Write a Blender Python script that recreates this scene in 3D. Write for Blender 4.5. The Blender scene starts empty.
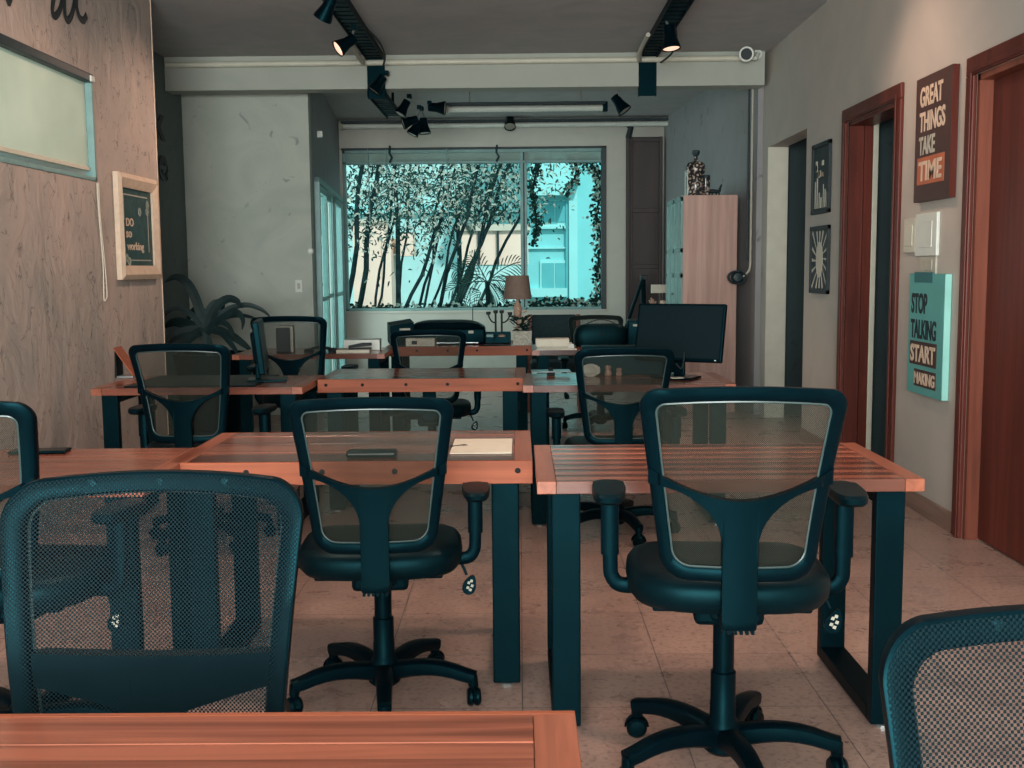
import bpy, bmesh, math, random
from mathutils import Vector, Matrix
random.seed(7)
sc = bpy.context.scene
COL = sc.collection
PI = math.pi

# ------------------------------------------------------------------ camera
CAM = Vector((0, 0, 1.30)); FPX = 1100.0; W0, H0 = 1024, 768
ROLL = math.radians(0.5)
pit = math.atan((384 - 268) / FPX); yaw = math.atan(8 / FPX)
FW = Vector((-math.sin(yaw) * math.cos(pit), math.cos(yaw) * math.cos(pit), -math.sin(pit)))
R0 = Vector((math.cos(yaw), math.sin(yaw), 0)); U0 = R0.cross(FW)
RT = R0 * math.cos(ROLL) - U0 * math.sin(ROLL); UP = U0 * math.cos(ROLL) + R0 * math.sin(ROLL)
def ray(x, y): return FW + RT * ((x - 512) / FPX) + UP * ((384 - y) / FPX)
def aY(x, y, Y): d = ray(x, y); return CAM + d * (Y / d.y)
def aX(x, y, X): d = ray(x, y); return CAM + d * (X / d.x)
def aZ(x, y, Z): d = ray(x, y); return CAM + d * ((Z - CAM.z) / d.z)
cd = bpy.data.cameras.new('camera'); cam = bpy.data.objects.new('camera', cd); COL.objects.link(cam)
cd.sensor_width = 36; cd.lens = FPX / 1024 * 36; cd.clip_start = 0.02
m = Matrix((RT, UP, -FW)).transposed().to_4x4(); m.translation = CAM
cam.matrix_world = m
sc.camera = cam
sc.view_settings.view_transform = 'Standard'; sc.view_settings.look = 'None'
sc.view_settings.gamma = 1; sc.view_settings.use_curve_mapping = False
sc.view_settings.exposure = 0.0

# ------------------------------------------------------------------ materials
def new_mat(name):
    mt = bpy.data.materials.new(name); mt.use_nodes = True
    nt = mt.node_tree; return mt, nt, nt.nodes['Principled BSDF'], nt.nodes['Material Output']
def N(nt, typ, **kw):
    n = nt.nodes.new(typ)
    for k, v in kw.items():
        if hasattr(n, k): setattr(n, k, v)
        else: n.inputs[k].default_value = v
    return n
def ramp(nt, stops):
    r = nt.nodes.new('ShaderNodeValToRGB'); e = r.color_ramp.elements
    while len(e) < len(stops): e.new(0.5)
    for i, (p, c) in enumerate(stops):
        e[i].position = p; e[i].color = (c[0], c[1], c[2], 1)
    return r
def plain(name, c, rough=0.5, var=0.12, scale=14, metal=0, bump=0.0, spec=0.5, tint=None):
    mt, nt, b, o = new_mat(name); L = nt.links.new
    tc = N(nt, 'ShaderNodeTexCoord'); n = N(nt, 'ShaderNodeTexNoise'); n.inputs['Scale'].default_value = scale; n.inputs['Detail'].default_value = 4
    L(tc.outputs['Object'], n.inputs['Vector'])
    r = ramp(nt, [(0.3, [x * (1 - var) for x in c]), (0.7, [min(1, x * (1 + var)) for x in c])])
    L(n.outputs['Fac'], r.inputs['Fac']); L(r.outputs['Color'], b.inputs['Base Color'])
    b.inputs['Roughness'].default_value = rough; b.inputs['Metallic'].default_value = metal
    b.inputs['Specular IOR Level'].default_value = spec
    if tint: b.inputs['Specular Tint'].default_value = (*tint, 1)
    if bump:
        bp = N(nt, 'ShaderNodeBump'); bp.inputs['Strength'].default_value = bump; bp.inputs['Distance'].default_value = 0.01
        L(n.outputs['Fac'], bp.inputs['Height']); L(bp.outputs['Normal'], b.inputs['Normal'])
    return mt
def plaster(name, c1, c2, bump=0.35, rough=0.75, s=(1, 1, 1), scr=(0.27, 0.36), ridge=False):
    mt, nt, b, o = new_mat(name); L = nt.links.new
    tc = N(nt, 'ShaderNodeTexCoord'); mp = N(nt, 'ShaderNodeMapping'); mp.inputs['Scale'].default_value = s
    L(tc.outputs['Object'], mp.inputs['Vector'])
    n1 = N(nt, 'ShaderNodeTexNoise'); n1.inputs['Scale'].default_value = 2.2; n1.inputs['Detail'].default_value = 6; n1.inputs['Distortion'].default_value = 1.4
    n2 = N(nt, 'ShaderNodeTexNoise'); n2.inputs['Scale'].default_value = 5.0; n2.inputs['Detail'].default_value = 8; n2.inputs['Distortion'].default_value = 1.6
    L(mp.outputs[0], n1.inputs['Vector']); L(mp.outputs[0], n2.inputs['Vector'])
    r = ramp(nt, [(0.32, c2), (0.62, c1)]); L(n1.outputs['Fac'], r.inputs['Fac'])
    # trowel scratches: thin dark marks
    r2 = ramp(nt, [(scr[0], (.50, .52, .54)), (scr[1], (1, 1, 1))]); L(n2.outputs['Fac'], r2.inputs['Fac'])
    mx = N(nt, 'ShaderNodeMix', data_type='RGBA', blend_type='MULTIPLY'); mx.inputs[0].default_value = 0.8
    L(r.outputs['Color'], mx.inputs[6]); L(r2.outputs['Color'], mx.inputs[7]); L(mx.outputs[2], b.inputs['Base Color'])
    if ridge:   # fine curved trowel strokes where two noises agree
        n3 = N(nt, 'ShaderNodeTexNoise'); n3.inputs['Scale'].default_value = 7.5; n3.inputs['Detail'].default_value = 3; n3.inputs['Distortion'].default_value = 1.1
        n4 = N(nt, 'ShaderNodeTexNoise'); n4.inputs['Scale'].default_value = 11.0; n4.inputs['Detail'].default_value = 2
        L(mp.outputs[0], n3.inputs['Vector']); L(mp.outputs[0], n4.inputs['Vector'])
        rl = ramp(nt, [(0.484, (0, 0, 0)), (0.5, (1, 1, 1)), (0.516, (0, 0, 0))]); L(n3.outputs['Fac'], rl.inputs['Fac'])
        rm = ramp(nt, [(0.46, (0, 0, 0)), (0.55, (1, 1, 1))]); L(n4.outputs['Fac'], rm.inputs['Fac'])
        mm = N(nt, 'ShaderNodeMath', operation='MULTIPLY'); L(rl.outputs['Color'], mm.inputs[0]); L(rm.outputs['Color'], mm.inputs[1])
        m2_ = N(nt, 'ShaderNodeMath', operation='MULTIPLY'); L(mm.outputs[0], m2_.inputs[0]); m2_.inputs[1].default_value = 0.8
        mx3 = N(nt, 'ShaderNodeMix', data_type='RGBA'); L(m2_.outputs[0], mx3.inputs[0]); L(mx.outputs[2], mx3.inputs[6]); mx3.inputs[7].default_value = (0.11, 0.10, 0.095, 1)
        L(mx3.outputs[2], b.inputs['Base Color'])
    bp = N(nt, 'ShaderNodeBump'); bp.inputs['Strength'].default_value = bump; bp.inputs['Distance'].default_value = 0.02
    L(n2.outputs['Fac'], bp.inputs['Height']); L(bp.outputs['Normal'], b.inputs['Normal'])
    b.inputs['Roughness'].default_value = rough
    return mt
def wood(name, cols, axis='X', pitch=0.088, rough=0.3, grain=1.0, coat=0.0, plank=True, spec=0.5, alt=False):
    """planks running along axis, side by side along the other horizontal axis; axis Z = one upright board"""
    mt, nt, b, o = new_mat(name); L = nt.links.new
    tc = N(nt, 'ShaderNodeTexCoord'); sp = N(nt, 'ShaderNodeSeparateXYZ'); L(tc.outputs['Object'], sp.inputs[0])
    side = {'X': 1, 'Y': 0, 'Z': 0}[axis]
    dv = N(nt, 'ShaderNodeMath', operation='DIVIDE'); L(sp.outputs[side], dv.inputs[0]); dv.inputs[1].default_value = pitch
    fl = N(nt, 'ShaderNodeMath', operation='FLOOR'); L(dv.outputs[0], fl.inputs[0])
    oi = N(nt, 'ShaderNodeObjectInfo')
    ad = N(nt, 'ShaderNodeMath', operation='MULTIPLY_ADD'); L(oi.outputs['Random'], ad.inputs[0]); ad.inputs[1].default_value = 37.0; L(fl.outputs[0], ad.inputs[2])
    wn = N(nt, 'ShaderNodeTexWhiteNoise', noise_dimensions='1D'); L(ad.outputs[0], wn.inputs['W'])
    mp = N(nt, 'ShaderNodeMapping')
    mp.inputs['Scale'].default_value = {'X': (1.6, 26, 26), 'Y': (26, 1.6, 26), 'Z': (26, 26, 1.6)}[axis]
    L(tc.outputs['Object'], mp.inputs['Vector'])
    av = N(nt, 'ShaderNodeVectorMath', operation='ADD'); L(mp.outputs[0], av.inputs[0])
    cb = N(nt, 'ShaderNodeCombineXYZ'); m9 = N(nt, 'ShaderNodeMath', operation='MULTIPLY'); m9.inputs[1].default_value = 9.1
    L(wn.outputs['Value'], m9.inputs[0]); L(m9.outputs[0], cb.inputs[0]); L(m9.outputs[0], cb.inputs[2]); L(cb.outputs[0], av.inputs[1])
    n = N(nt, 'ShaderNodeTexNoise'); n.inputs['Scale'].default_value = 1.0; n.inputs['Detail'].default_value = 7; n.inputs['Distortion'].default_value = 0.9
    L(av.outputs[0], n.inputs['Vector'])
    r1 = ramp(nt, cols)
    if alt:   # dark and light slats by turns
        md = N(nt, 'ShaderNodeMath', operation='FLOORED_MODULO'); L(fl.outputs[0], md.inputs[0]); md.inputs[1].default_value = 2.0
        ma = N(nt, 'ShaderNodeMath', operation='MULTIPLY_ADD'); L(md.outputs[0], ma.inputs[0]); ma.inputs[1].default_value = 0.62
        sm = N(nt, 'ShaderNodeMath', operation='MULTIPLY'); L(wn.outputs['Value'], sm.inputs[0]); sm.inputs[1].default_value = 0.36; L(sm.outputs[0], ma.inputs[2]); L(ma.outputs[0], r1.inputs['Fac'])
    elif plank: L(wn.outputs['Value'], r1.inputs['Fac'])
    else:
        n0 = N(nt, 'ShaderNodeTexNoise'); n0.inputs['Scale'].default_value = 0.35; n0.inputs['Detail'].default_value = 3; L(mp.outputs[0], n0.inputs['Vector']); L(n0.outputs['Fac'], r1.inputs['Fac'])
    r2 = ramp(nt, [(0.28, [1 - 0.5 * grain] * 3), (0.62, (1.08, 1.08, 1.08))]); L(n.outputs['Fac'], r2.inputs['Fac'])
    mx = N(nt, 'ShaderNodeMix', data_type='RGBA', blend_type='MULTIPLY'); mx.inputs[0].default_value = 1
    L(r1.outputs['Color'], mx.inputs[6]); L(r2.outputs['Color'], mx.inputs[7]); L(mx.outputs[2], b.inputs['Base Color'])
    b.inputs['Roughness'].default_value = rough; b.inputs['Coat Weight'].default_value = coat; b.inputs['Coat Roughness'].default_value = 0.15
    b.inputs['Specular IOR Level'].default_value = spec
    bp = N(nt, 'ShaderNodeBump'); bp.inputs['Strength'].default_value = 0.03; bp.inputs['Distance'].default_value = 0.003
    L(n.outputs['Fac'], bp.inputs['Height']); L(bp.outputs['Normal'], b.inputs['Normal'])
    return mt
def emit(name, c, s):
    mt, nt, b, o = new_mat(name)
    b.inputs['Base Color'].default_value = (*c, 1); b.inputs['Emission Color'].default_value = (*c, 1); b.inputs['Emission Strength'].default_value = s
    return mt
def glass(name, tint=(0.9, 0.98, 0.97), refl=0.1):
    mt, nt, b, o = new_mat(name); L = nt.links.new
    t = N(nt, 'ShaderNodeBsdfTransparent'); t.inputs[0].default_value = (*tint, 1)
    g = N(nt, 'ShaderNodeBsdfGlossy'); g.inputs['Roughness'].default_value = 0.02
    fr = N(nt, 'ShaderNodeFresnel'); fr.inputs[0].default_value = 1.45
    mu = N(nt, 'ShaderNodeMath', operation='MULTIPLY_ADD'); L(fr.outputs[0], mu.inputs[0]); mu.inputs[1].default_value = 0.0; mu.inputs[2].default_value = 0.0
    mx = N(nt, 'ShaderNodeMixShader'); L(mu.outputs[0], mx.inputs[0]); L(t.outputs[0], mx.inputs[1]); L(g.outputs[0], mx.inputs[2]); L(mx.outputs[0], o.inputs['Surface'])
    return mt
def mesh_fabric(name, c, pitch, thr, rough=0.6, diag=False):
    """woven mesh with staggered round holes, in the sheet's own coordinates"""
    mt, nt, b, o = new_mat(name); L = nt.links.new
    tc = N(nt, 'ShaderNodeTexCoord'); sp = N(nt, 'ShaderNodeSeparateXYZ'); L(tc.outputs['Object'], sp.inputs[0])
    k = 2 * PI / pitch; cs = []
    if diag:
        s1 = N(nt, 'ShaderNodeMath', operation='ADD'); s2 = N(nt, 'ShaderNodeMath', operation='SUBTRACT')
        for q in (s1, s2): L(sp.outputs[0], q.inputs[0]); L(sp.outputs[2], q.inputs[1])
        srcs = (s1.outputs[0], s2.outputs[0])
    else: srcs = (sp.outputs[0], sp.outputs[2])
    for sk in srcs:
        mu = N(nt, 'ShaderNodeMath', operation='MULTIPLY'); L(sk, mu.inputs[0]); mu.inputs[1].default_value = k
        co = N(nt, 'ShaderNodeMath', operation='COSINE'); L(mu.outputs[0], co.inputs[0]); cs.append(co)
    pr = N(nt, 'ShaderNodeMath', operation='MINIMUM' if diag else 'MULTIPLY'); L(cs[0].outputs[0], pr.inputs[0]); L(cs[1].outputs[0], pr.inputs[1])
    gt = N(nt, 'ShaderNodeMath', operation='GREATER_THAN'); L(pr.outputs[0], gt.inputs[0]); gt.inputs[1].default_value = thr
    b.inputs['Base Color'].default_value = (*c, 1); b.inputs['Roughness'].default_value = rough; b.inputs['Specular IOR Level'].default_value = 0.05
    t = N(nt, 'ShaderNodeBsdfTransparent'); mx = N(nt, 'ShaderNodeMixShader')
    L(gt.outputs[0], mx.inputs[0]); L(b.outputs[0], mx.inputs[1]); L(t.outputs[0], mx.inputs[2]); L(mx.outputs[0], o.inputs['Surface'])
    return mt
def floor_mat():
    mt, nt, b, o = new_mat('floor_tiles'); L = nt.links.new
    tc = N(nt, 'ShaderNodeTexCoord')
    br = N(nt, 'ShaderNodeTexBrick'); br.offset = 0.0; br.inputs['Scale'].default_value = 1.0
    br.inputs['Brick Width'].default_value = 0.45; br.inputs['Row Height'].default_value = 0.45; br.inputs['Mortar Size'].default_value = 0.0022; br.inputs['Mortar Smooth'].default_value = 0.2
    br.inputs['Color1'].default_value = (0.425, 0.285, 0.236, 1); br.inputs['Color2'].default_value = (0.38, 0.25, 0.208, 1); br.inputs['Mortar'].default_value = (0.13, 0.10, 0.09, 1)
    L(tc.outputs['Object'], br.inputs['Vector'])
    n = N(nt, 'ShaderNodeTexNoise'); n.inputs['Scale'].default_value = 4; n.inputs['Detail'].default_value = 9; n.inputs['Roughness'].default_value = 0.65; L(tc.outputs['Object'], n.inputs['Vector'])
    r = ramp(nt, [(0.3, (.76, .75, .76)), (0.68, (1.10, 1.09, 1.08))]); L(n.outputs['Fac'], r.inputs['Fac'])
    n2 = N(nt, 'ShaderNodeTexNoise'); n2.inputs['Scale'].default_value = 55; n2.inputs['Detail'].default_value = 5; L(tc.outputs['Object'], n2.inputs['Vector'])
    r2 = ramp(nt, [(0.32, (.62, .62, .62)), (0.5, (1.03, 1.03, 1.03))]); L(n2.outputs['Fac'], r2.inputs['Fac'])
    mx = N(nt, 'ShaderNodeMix', data_type='RGBA', blend_type='MULTIPLY'); mx.inputs[0].default_value = 1
    mx2 = N(nt, 'ShaderNodeMix', data_type='RGBA', blend_type='MULTIPLY'); mx2.inputs[0].default_value = 1
    L(br.outputs['Color'], mx.inputs[6]); L(r.outputs['Color'], mx.inputs[7]); L(mx.outputs[2], mx2.inputs[6]); L(r2.outputs['Color'], mx2.inputs[7]); L(mx2.outputs[2], b.inputs['Base Color'])
    rr = ramp(nt, [(0.3, (.22, .22, .22)), (0.7, (.4, .4, .4))]); L(n.outputs['Fac'], rr.inputs['Fac']); L(rr.outputs['Color'], b.inputs['Roughness'])
    b.inputs['Specular IOR Level'].default_value = 0.5
    return mt

M = {}
M['black'] = plain('teal_black_plastic', (0.0004, 0.0034, 0.0058), 0.42, 0.15, 20, spec=0.16, tint=(0.14, 0.66, 0.8))
M['blackgloss'] = plain('black_gloss', (0.0006, 0.0035, 0.0055), 0.28, 0.1, 20, spec=0.16, tint=(0.14, 0.66, 0.8))
M['steel'] = plain('black_steel', (0.0006, 0.0040, 0.0064), 0.5, 0.25, 9, spec=0.16, tint=(0.14, 0.66, 0.8))
M['leather'] = plain('black_leatherette', (0.0006, 0.0046, 0.0070), 0.45, 0.15, 60, bump=0.03, spec=0.22, tint=(0.16, 0.68, 0.8))
M['mesh'] = mesh_fabric('chair_mesh', (0.0025, 0.0095, 0.0125), 0.0068, 0.0)
M['mesh_back'] = mesh_fabric('chair_mesh_back', (0.024, 0.028, 0.022), 0.0046, -0.66, diag=True)
M['chrome'] = plain('grey_metal', (0.35, 0.38, 0.38), 0.3, 0.1, 30, metal=0.8)
M['pink'] = plaster('plaster_left', (0.44, 0.355, 0.31), (0.33, 0.295, 0.265), 0.55, s=(1, 1, 0.7), scr=(0.22, 0.32), ridge=True)
M['grey'] = plaster('plaster_grey', (0.43, 0.455, 0.395), (0.36, 0.39, 0.345), 0.12)
M['right'] = plaster('plaster_right', (0.47, 0.425, 0.375), (0.43, 0.395, 0.355), 0.03, scr=(0.12, 0.2))
M['beam'] = plaster('plaster_beam', (0.38, 0.395, 0.345), (0.35, 0.37, 0.325), 0.05, scr=(0.16, 0.24))
M['ceil'] = plaster('plaster_ceiling', (0.43, 0.42, 0.42), (0.37, 0.375, 0.375), 0.05, scr=(0.12, 0.2))
M['bluewall'] = plaster('plaster_back', (0.28, 0.275, 0.275), (0.25, 0.25, 0.25), 0.06)
M['winwall'] = plaster('plaster_window_wall', (0.52, 0.50, 0.44), (0.48, 0.465, 0.41), 0.05, scr=(0.12, 0.2))
M['unlit_wall'] = plaster('plaster_unlit', (0.035, 0.06, 0.065), (0.03, 0.05, 0.055), 0.06)  # near-black colour puts the darkness of the unlit rooms into their walls
M['sidewall_shaded'] = plaster('plaster_side_shaded', (0.10, 0.135, 0.135), (0.08, 0.11, 0.11), 0.06)  # wall in shade: the missing light is put into this dark colour
M['floor'] = floor_mat()
M['cream'] = plain('cream_paint', (0.56, 0.54, 0.44), 0.5, 0.06, 8)
M['white'] = plain('white_plastic', (0.62, 0.64, 0.58), 0.4, 0.05, 8)
M['paper'] = plain('paper', (0.60, 0.56, 0.46), 0.7, 0.05, 20)
M['alu'] = plain('pale_aluminium', (0.20, 0.33, 0.32), 0.45, 0.1, 10, spec=0.3)
M['aludark'] = plain('dark_aluminium', (0.02, 0.036, 0.042), 0.45, 0.1, 10, spec=0.3)
M['glass'] = glass('window_glass', (0.93, 0.98, 0.98), 0.1)
M['glassteal'] = plain('teal_glass', (0.20, 0.33, 0.31), 0.4, 0.2, 5, spec=0.3)
oc = [(0.0, (0.085, 0.025, 0.016)), (0.25, (0.20, 0.056, 0.032)), (0.5, (0.29, 0.087, 0.049)), (0.75, (0.235, 0.068, 0.038)), (1.0, (0.35, 0.116, 0.067))]
os_ = [(0.0, (0.055, 0.018, 0.013)), (0.3, (0.115, 0.036, 0.023)), (0.5, (0.33, 0.100, 0.056)), (0.75, (0.28, 0.081, 0.046)), (1.0, (0.39, 0.130, 0.076))]
M['plank'] = wood('table_planks', oc, 'X', 0.0858, 0.24, 1.05, coat=0.2)
M['slat'] = wood('table_slats', os_, 'X', 0.0415, 0.2, 0.5, coat=0.25, alt=True)
M['endwood'] = wood('table_end_board', [(0.3, (0.29, 0.086, 0.047)), (0.7, (0.37, 0.120, 0.068))], 'Y', 0.1, 0.28, 0.7, plank=False)
M['edgewood'] = wood('table_edge_board', [(0.3, (0.27, 0.070, 0.033)), (0.7, (0.35, 0.098, 0.048))], 'X', 0.1, 0.5, 0.6, plank=False, spec=0.2)
M['redwood'] = wood('reddish_door_wood', [(0.3, (0.070, 0.0135, 0.009)), (0.7, (0.135, 0.029, 0.019))], 'Z', 0.1, 0.4, 0.6, plank=False, spec=0.2)
M['redtrim'] = wood('reddish_trim_wood', [(0.3, (0.15, 0.042, 0.026)), (0.7, (0.24, 0.075, 0.045))], 'Z', 0.1, 0.4, 0.6, plank=False, spec=0.25)
M['darkwood'] = wood('dark_shutter_wood', [(0.3, (0.022, 0.0125, 0.012)), (0.7, (0.042, 0.022, 0.019))], 'Z', 0.1, 0.55, 0.6, plank=False)
M['cabwood'] = wood('cabinet_wood', [(0.3, (0.40, 0.225, 0.18)), (0.7, (0.54, 0.33, 0.27))], 'Z', 0.1, 0.5, 0.35, plank=False)
M['basewood'] = wood('baseboard_wood', [(0.3, (0.20, 0.12, 0.09)), (0.7, (0.27, 0.165, 0.125))], 'Y', 0.1, 0.4, 0.5, plank=False)
M['bead'] = plain('pale_edge_bead', (0.03, 0.055, 0.055), 0.35, 0.1, 20)
M['bolt'] = plain('dark_bolt', (0.012, 0.012, 0.013), 0.6, 0.1, 50, spec=0.1)
M['poster'] = plain('brown_poster', (0.062, 0.024, 0.020), 0.55, 0.12, 6)
M['tealposter'] = plain('teal_poster', (0.10, 0.36, 0.34), 0.5, 0.08, 5)
M['tealdark'] = plain('teal_dark', (0.025, 0.13, 0.14), 0.5, 0.08, 5)
M['tealedge'] = plain('teal_edge', (0.28, 0.60, 0.54), 0.5, 0.08, 5)
M['orange'] = plain('orange_print', (0.42, 0.12, 0.055), 0.6, 0.08, 20)
M['letter'] = plain('cream_print', (0.62, 0.47, 0.35), 0.6, 0.1, 20)
M['letterg'] = plain('grey_print', (0.42, 0.40, 0.33), 0.6, 0.1, 20)
M['ink'] = plain('black_ink', (0.007, 0.014, 0.018), 0.6, 0.1, 20)
M['shade'] = plain('taupe_lamp_shade', (0.17, 0.115, 0.09), 0.8, 0.08, 30)
M['skin'] = plain('terracotta', (0.40, 0.24, 0.17), 0.6, 0.15, 30)
M['trunk'] = plain('dark_trunk', (0.013, 0.030, 0.032), 0.9, 0.4, 12, spec=0.05)
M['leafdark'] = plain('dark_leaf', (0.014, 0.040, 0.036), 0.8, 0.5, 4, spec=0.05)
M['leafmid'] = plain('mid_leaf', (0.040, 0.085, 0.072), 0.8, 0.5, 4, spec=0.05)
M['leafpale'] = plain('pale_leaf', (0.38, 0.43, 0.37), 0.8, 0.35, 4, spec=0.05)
M['plantleaf'] = plain('houseplant_leaf', (0.012, 0.030, 0.030), 0.4, 0.3, 8)
M['cyan'] = plain('cyan_facade', (0.20, 0.60, 0.62), 0.8, 0.05, 2)
M['cyandark'] = plain('cyan_window', (0.11, 0.44, 0.47), 0.5, 0.08, 2, spec=0.1)
M['palecyan'] = plain('pale_cyan_facade', (0.46, 0.74, 0.72), 0.8, 0.06, 2)
M['cyanlight'] = plain('cyan_trim', (0.30, 0.70, 0.70), 0.8, 0.04, 2)
M['peach'] = plain('cream_facade', (0.88, 0.66, 0.54), 0.8, 0.05, 2)
M['earth'] = plain('garden_soil', (0.05, 0.08, 0.07), 0.9, 0.3, 3)

# ------------------------------------------------------------------ geometry helpers
class MB:
    def __init__(self): self.bm = bmesh.new()
    def box(self, x0, x1, y0, y1, z0, z1, bev=0.0, seg=2, mat=None):
        m4 = Matrix.Translation(((x0 + x1) / 2, (y0 + y1) / 2, (z0 + z1) / 2)) @ Matrix.Diagonal((abs(x1 - x0), abs(y1 - y0), abs(z1 - z0), 1))
        if mat is not None: m4 = mat @ m4
        r = bmesh.ops.create_cube(self.bm, size=1, matrix=m4)
        if bev:
            es = list({e for v in r['verts'] for e in v.link_edges})
            bmesh.ops.bevel(self.bm, geom=es, offset=bev, segments=seg, affect='EDGES', profile=0.5, clamp_overlap=True)
        return self
    def grid(self, P, closed_u=False, closed_v=False, cap=False):
        """P[i][j] points -> quads"""
        vs = [[self.bm.verts.new(p) for p in row] for row in P]
        n, k = len(vs), len(vs[0])
        for i in range(n if closed_u else n - 1):
            for j in range(k if closed_v else k - 1):
                self.bm.faces.new((vs[i][j], vs[(i + 1) % n][j], vs[(i + 1) % n][(j + 1) % k], vs[i][(j + 1) % k]))
        if cap and closed_v and not closed_u:
            self.bm.faces.new(vs[0][::-1]); self.bm.faces.new(vs[-1])
        return self
    def tube(self, pts, r, n=8, cap=True, closed=False, sq=None):
        """r: number or list; sq: (side, up) half sizes for a rounded strap"""
        pts = [Vector(p) for p in pts]; k = len(pts); rows = []
        prev = None
        for i, p in enumerate(pts):
            if closed: t = (pts[(i + 1) % k] - pts[i - 1]).normalized()
            else: t = (pts[min(i + 1, k - 1)] - pts[max(i - 1, 0)]).normalized()
            if prev is None:
                a = Vector((0, 0, 1)) if abs(t.z) < 0.9 else Vector((1, 0, 0))
                s = t.cross(a).normalized()
            else:
                s = (prev - t * prev.dot(t)).normalized()
            prev = s; u = s.cross(t)
            ri = r[i] if isinstance(r, (list, tuple)) else r
            row = []
            for j in range(n):
                th = 2 * PI * j / n
                if sq:
                    q = 0.55
                    cx = math.copysign(abs(math.cos(th)) ** q, math.cos(th)); sx = math.copysign(abs(math.sin(th)) ** q, math.sin(th))
                    row.append(p + s * (cx * sq[0] * ri) + u * (sx * sq[1] * ri))
                else: row.append(p + (s * math.cos(th) + u * math.sin(th)) * ri)
            rows.append(row)
        return self.grid(rows, closed_u=closed, closed_v=True, cap=cap and not closed)
    def lathe(self, prof, n=24, mat=None, cap=True):
        rows = []
        for r, z in prof:
            row = [Vector((r * math.cos(2 * PI * j / n), r * math.sin(2 * PI * j / n), z)) for j in range(n)]
            if mat is not None: row = [mat @ v for v in row]
            rows.append(row)
        return self.grid(rows, closed_v=True, cap=cap)
    def prism(self, poly, f0, f1):
        """poly 2-D points; f0/f1 map (a,b) to the two faces"""
        a = [self.bm.verts.new(f0(*p)) for p in poly]; b = [self.bm.verts.new(f1(*p)) for p in poly]
        n = len(poly)
        self.bm.faces.new(a[::-1]); self.bm.faces.new(b)
        for i in range(n): self.bm.faces.new((a[i], a[(i + 1) % n], b[(i + 1) % n], b[i]))
        return self
    def blade(self, pts, w, up=(0, 0, 1), fold=0.25):
        """a leaf: V-folded strip along pts, widest in the middle"""
        pts = [Vector(p) for p in pts]; k = len(pts); rows = []
        for i, p in enumerate(pts):
            t = (pts[min(i + 1, k - 1)] - pts[max(i - 1, 0)])
            if t.length < 1e-9: t = Vector((0, 0, 1))
            t.normalize(); u = Vector(up)
            s = t.cross(u)
            if s.length < 1e-3: s = t.cross(Vector((1, 0.3, 0)))
            s.normalize(); nn = s.cross(t)
            f = i / (k - 1); ww = w * 0.5 * max(0.04, math.sin(PI * min(1, 0.10 + 0.9 * f)) ** 0.7) if 0 < f < 1 else w * 0.04
            rows.append([p - s * ww + nn * ww * fold, p, p + s * ww + nn * ww * fold])
        return self.grid(rows)
    def build(self, name, mat, parent=None, smooth=False, loc=None, rot=None):
        bmesh.ops.recalc_face_normals(self.bm, faces=self.bm.faces)
        me = bpy.data.meshes.new(name); self.bm.to_mesh(me); self.bm.free()
        me.materials.append(M[mat] if isinstance(mat, str) else mat)
        if smooth:
            for p in me.polygons: p.use_smooth = True
            try: me.set_sharp_from_angle(angle=math.radians(38))
            except Exception: pass
        o = bpy.data.objects.new(name, me); COL.objects.link(o)
        if parent: o.parent = parent
        if loc is not None: o.location = loc
        if rot is not None: o.rotation_euler = rot
        return o
def tag(o, label=None, cat=None, group=None, kind=None):
    for k, v in (('label', label), ('category', cat), ('group', group), ('kind', kind)):
        if v: o[k] = v
    return o
def empty(name, loc=(0, 0, 0), rz=0.0, label=None, cat=None, group=None):
    o = bpy.data.objects.new(name, None); COL.objects.link(o); o.empty_display_size = 0.1
    o.location = loc; o.rotation_euler = (0, 0, rz)
    return tag(o, label, cat, group)
def struct(o): o['kind'] = 'structure'; return o
def children(o): return [c for c in COL.objects if c.parent == o]
def copy_tree(o, parent=None):
    c = o.copy(); COL.objects.link(c); c.parent = parent
    for ch in children(o): copy_tree(ch, c)
    return c
def bez(p0, p1, p2, n=8):
    p0, p1, p2 = Vector(p0), Vector(p1), Vector(p2)
    return [p0 * (1 - t) ** 2 + p1 * 2 * t * (1 - t) + p2 * t * t for t in [i / n for i in range(n + 1)]]
def smooth_path(pts, sub=4):
    P = [Vector(p) for p in pts]; out = []
    for i in range(len(P) - 1):
        a, b, c, d = P[max(i - 1, 0)], P[i], P[i + 1], P[min(i + 2, len(P) - 1)]
        for s in range(sub):
            t = s / sub
            out.append(0.5 * ((2 * b) + (c - a) * t + (2 * a - 5 * b + 4 * c - d) * t * t + (3 * b - a - 3 * c + d) * t ** 3))
    out.append(P[-1]); return out
def text_mesh(name, s, mat, parent, M4, width, height, depth=0.004, bold=0.02, spacing=1.0):
    """lettering fitted to width x height, its lower left corner at M4's origin, lying in M4's local XY plane"""
    cu = bpy.data.curves.new('lettering_curve', 'FONT'); cu.body = s; cu.extrude = 0.02; cu.offset = bold; cu.space_character = spacing
    ob = bpy.data.objects.new('lettering_curve', cu); COL.objects.link(ob)
    dg = bpy.context.evaluated_depsgraph_get()
    me = bpy.data.meshes.new_from_object(ob.evaluated_get(dg)); bpy.data.objects.remove(ob); bpy.data.curves.remove(cu)
    xs = [v.co.x for v in me.vertices]; ys = [v.co.y for v in me.vertices]
    x0, x1, y0, y1 = min(xs), max(xs), min(ys), max(ys)
    for v in me.vertices:
        v.co = M4 @ Vector(((v.co.x - x0) / (x1 - x0) * width, (v.co.y - y0) / (y1 - y0) * height, (v.co.z / 0.02 + 1) * 0.5 * depth))
    me.materials.clear(); me.materials.append(M[mat]); me.name = name
    o = bpy.data.objects.new(name, me); COL.objects.link(o); o.parent = parent
    return o
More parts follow.
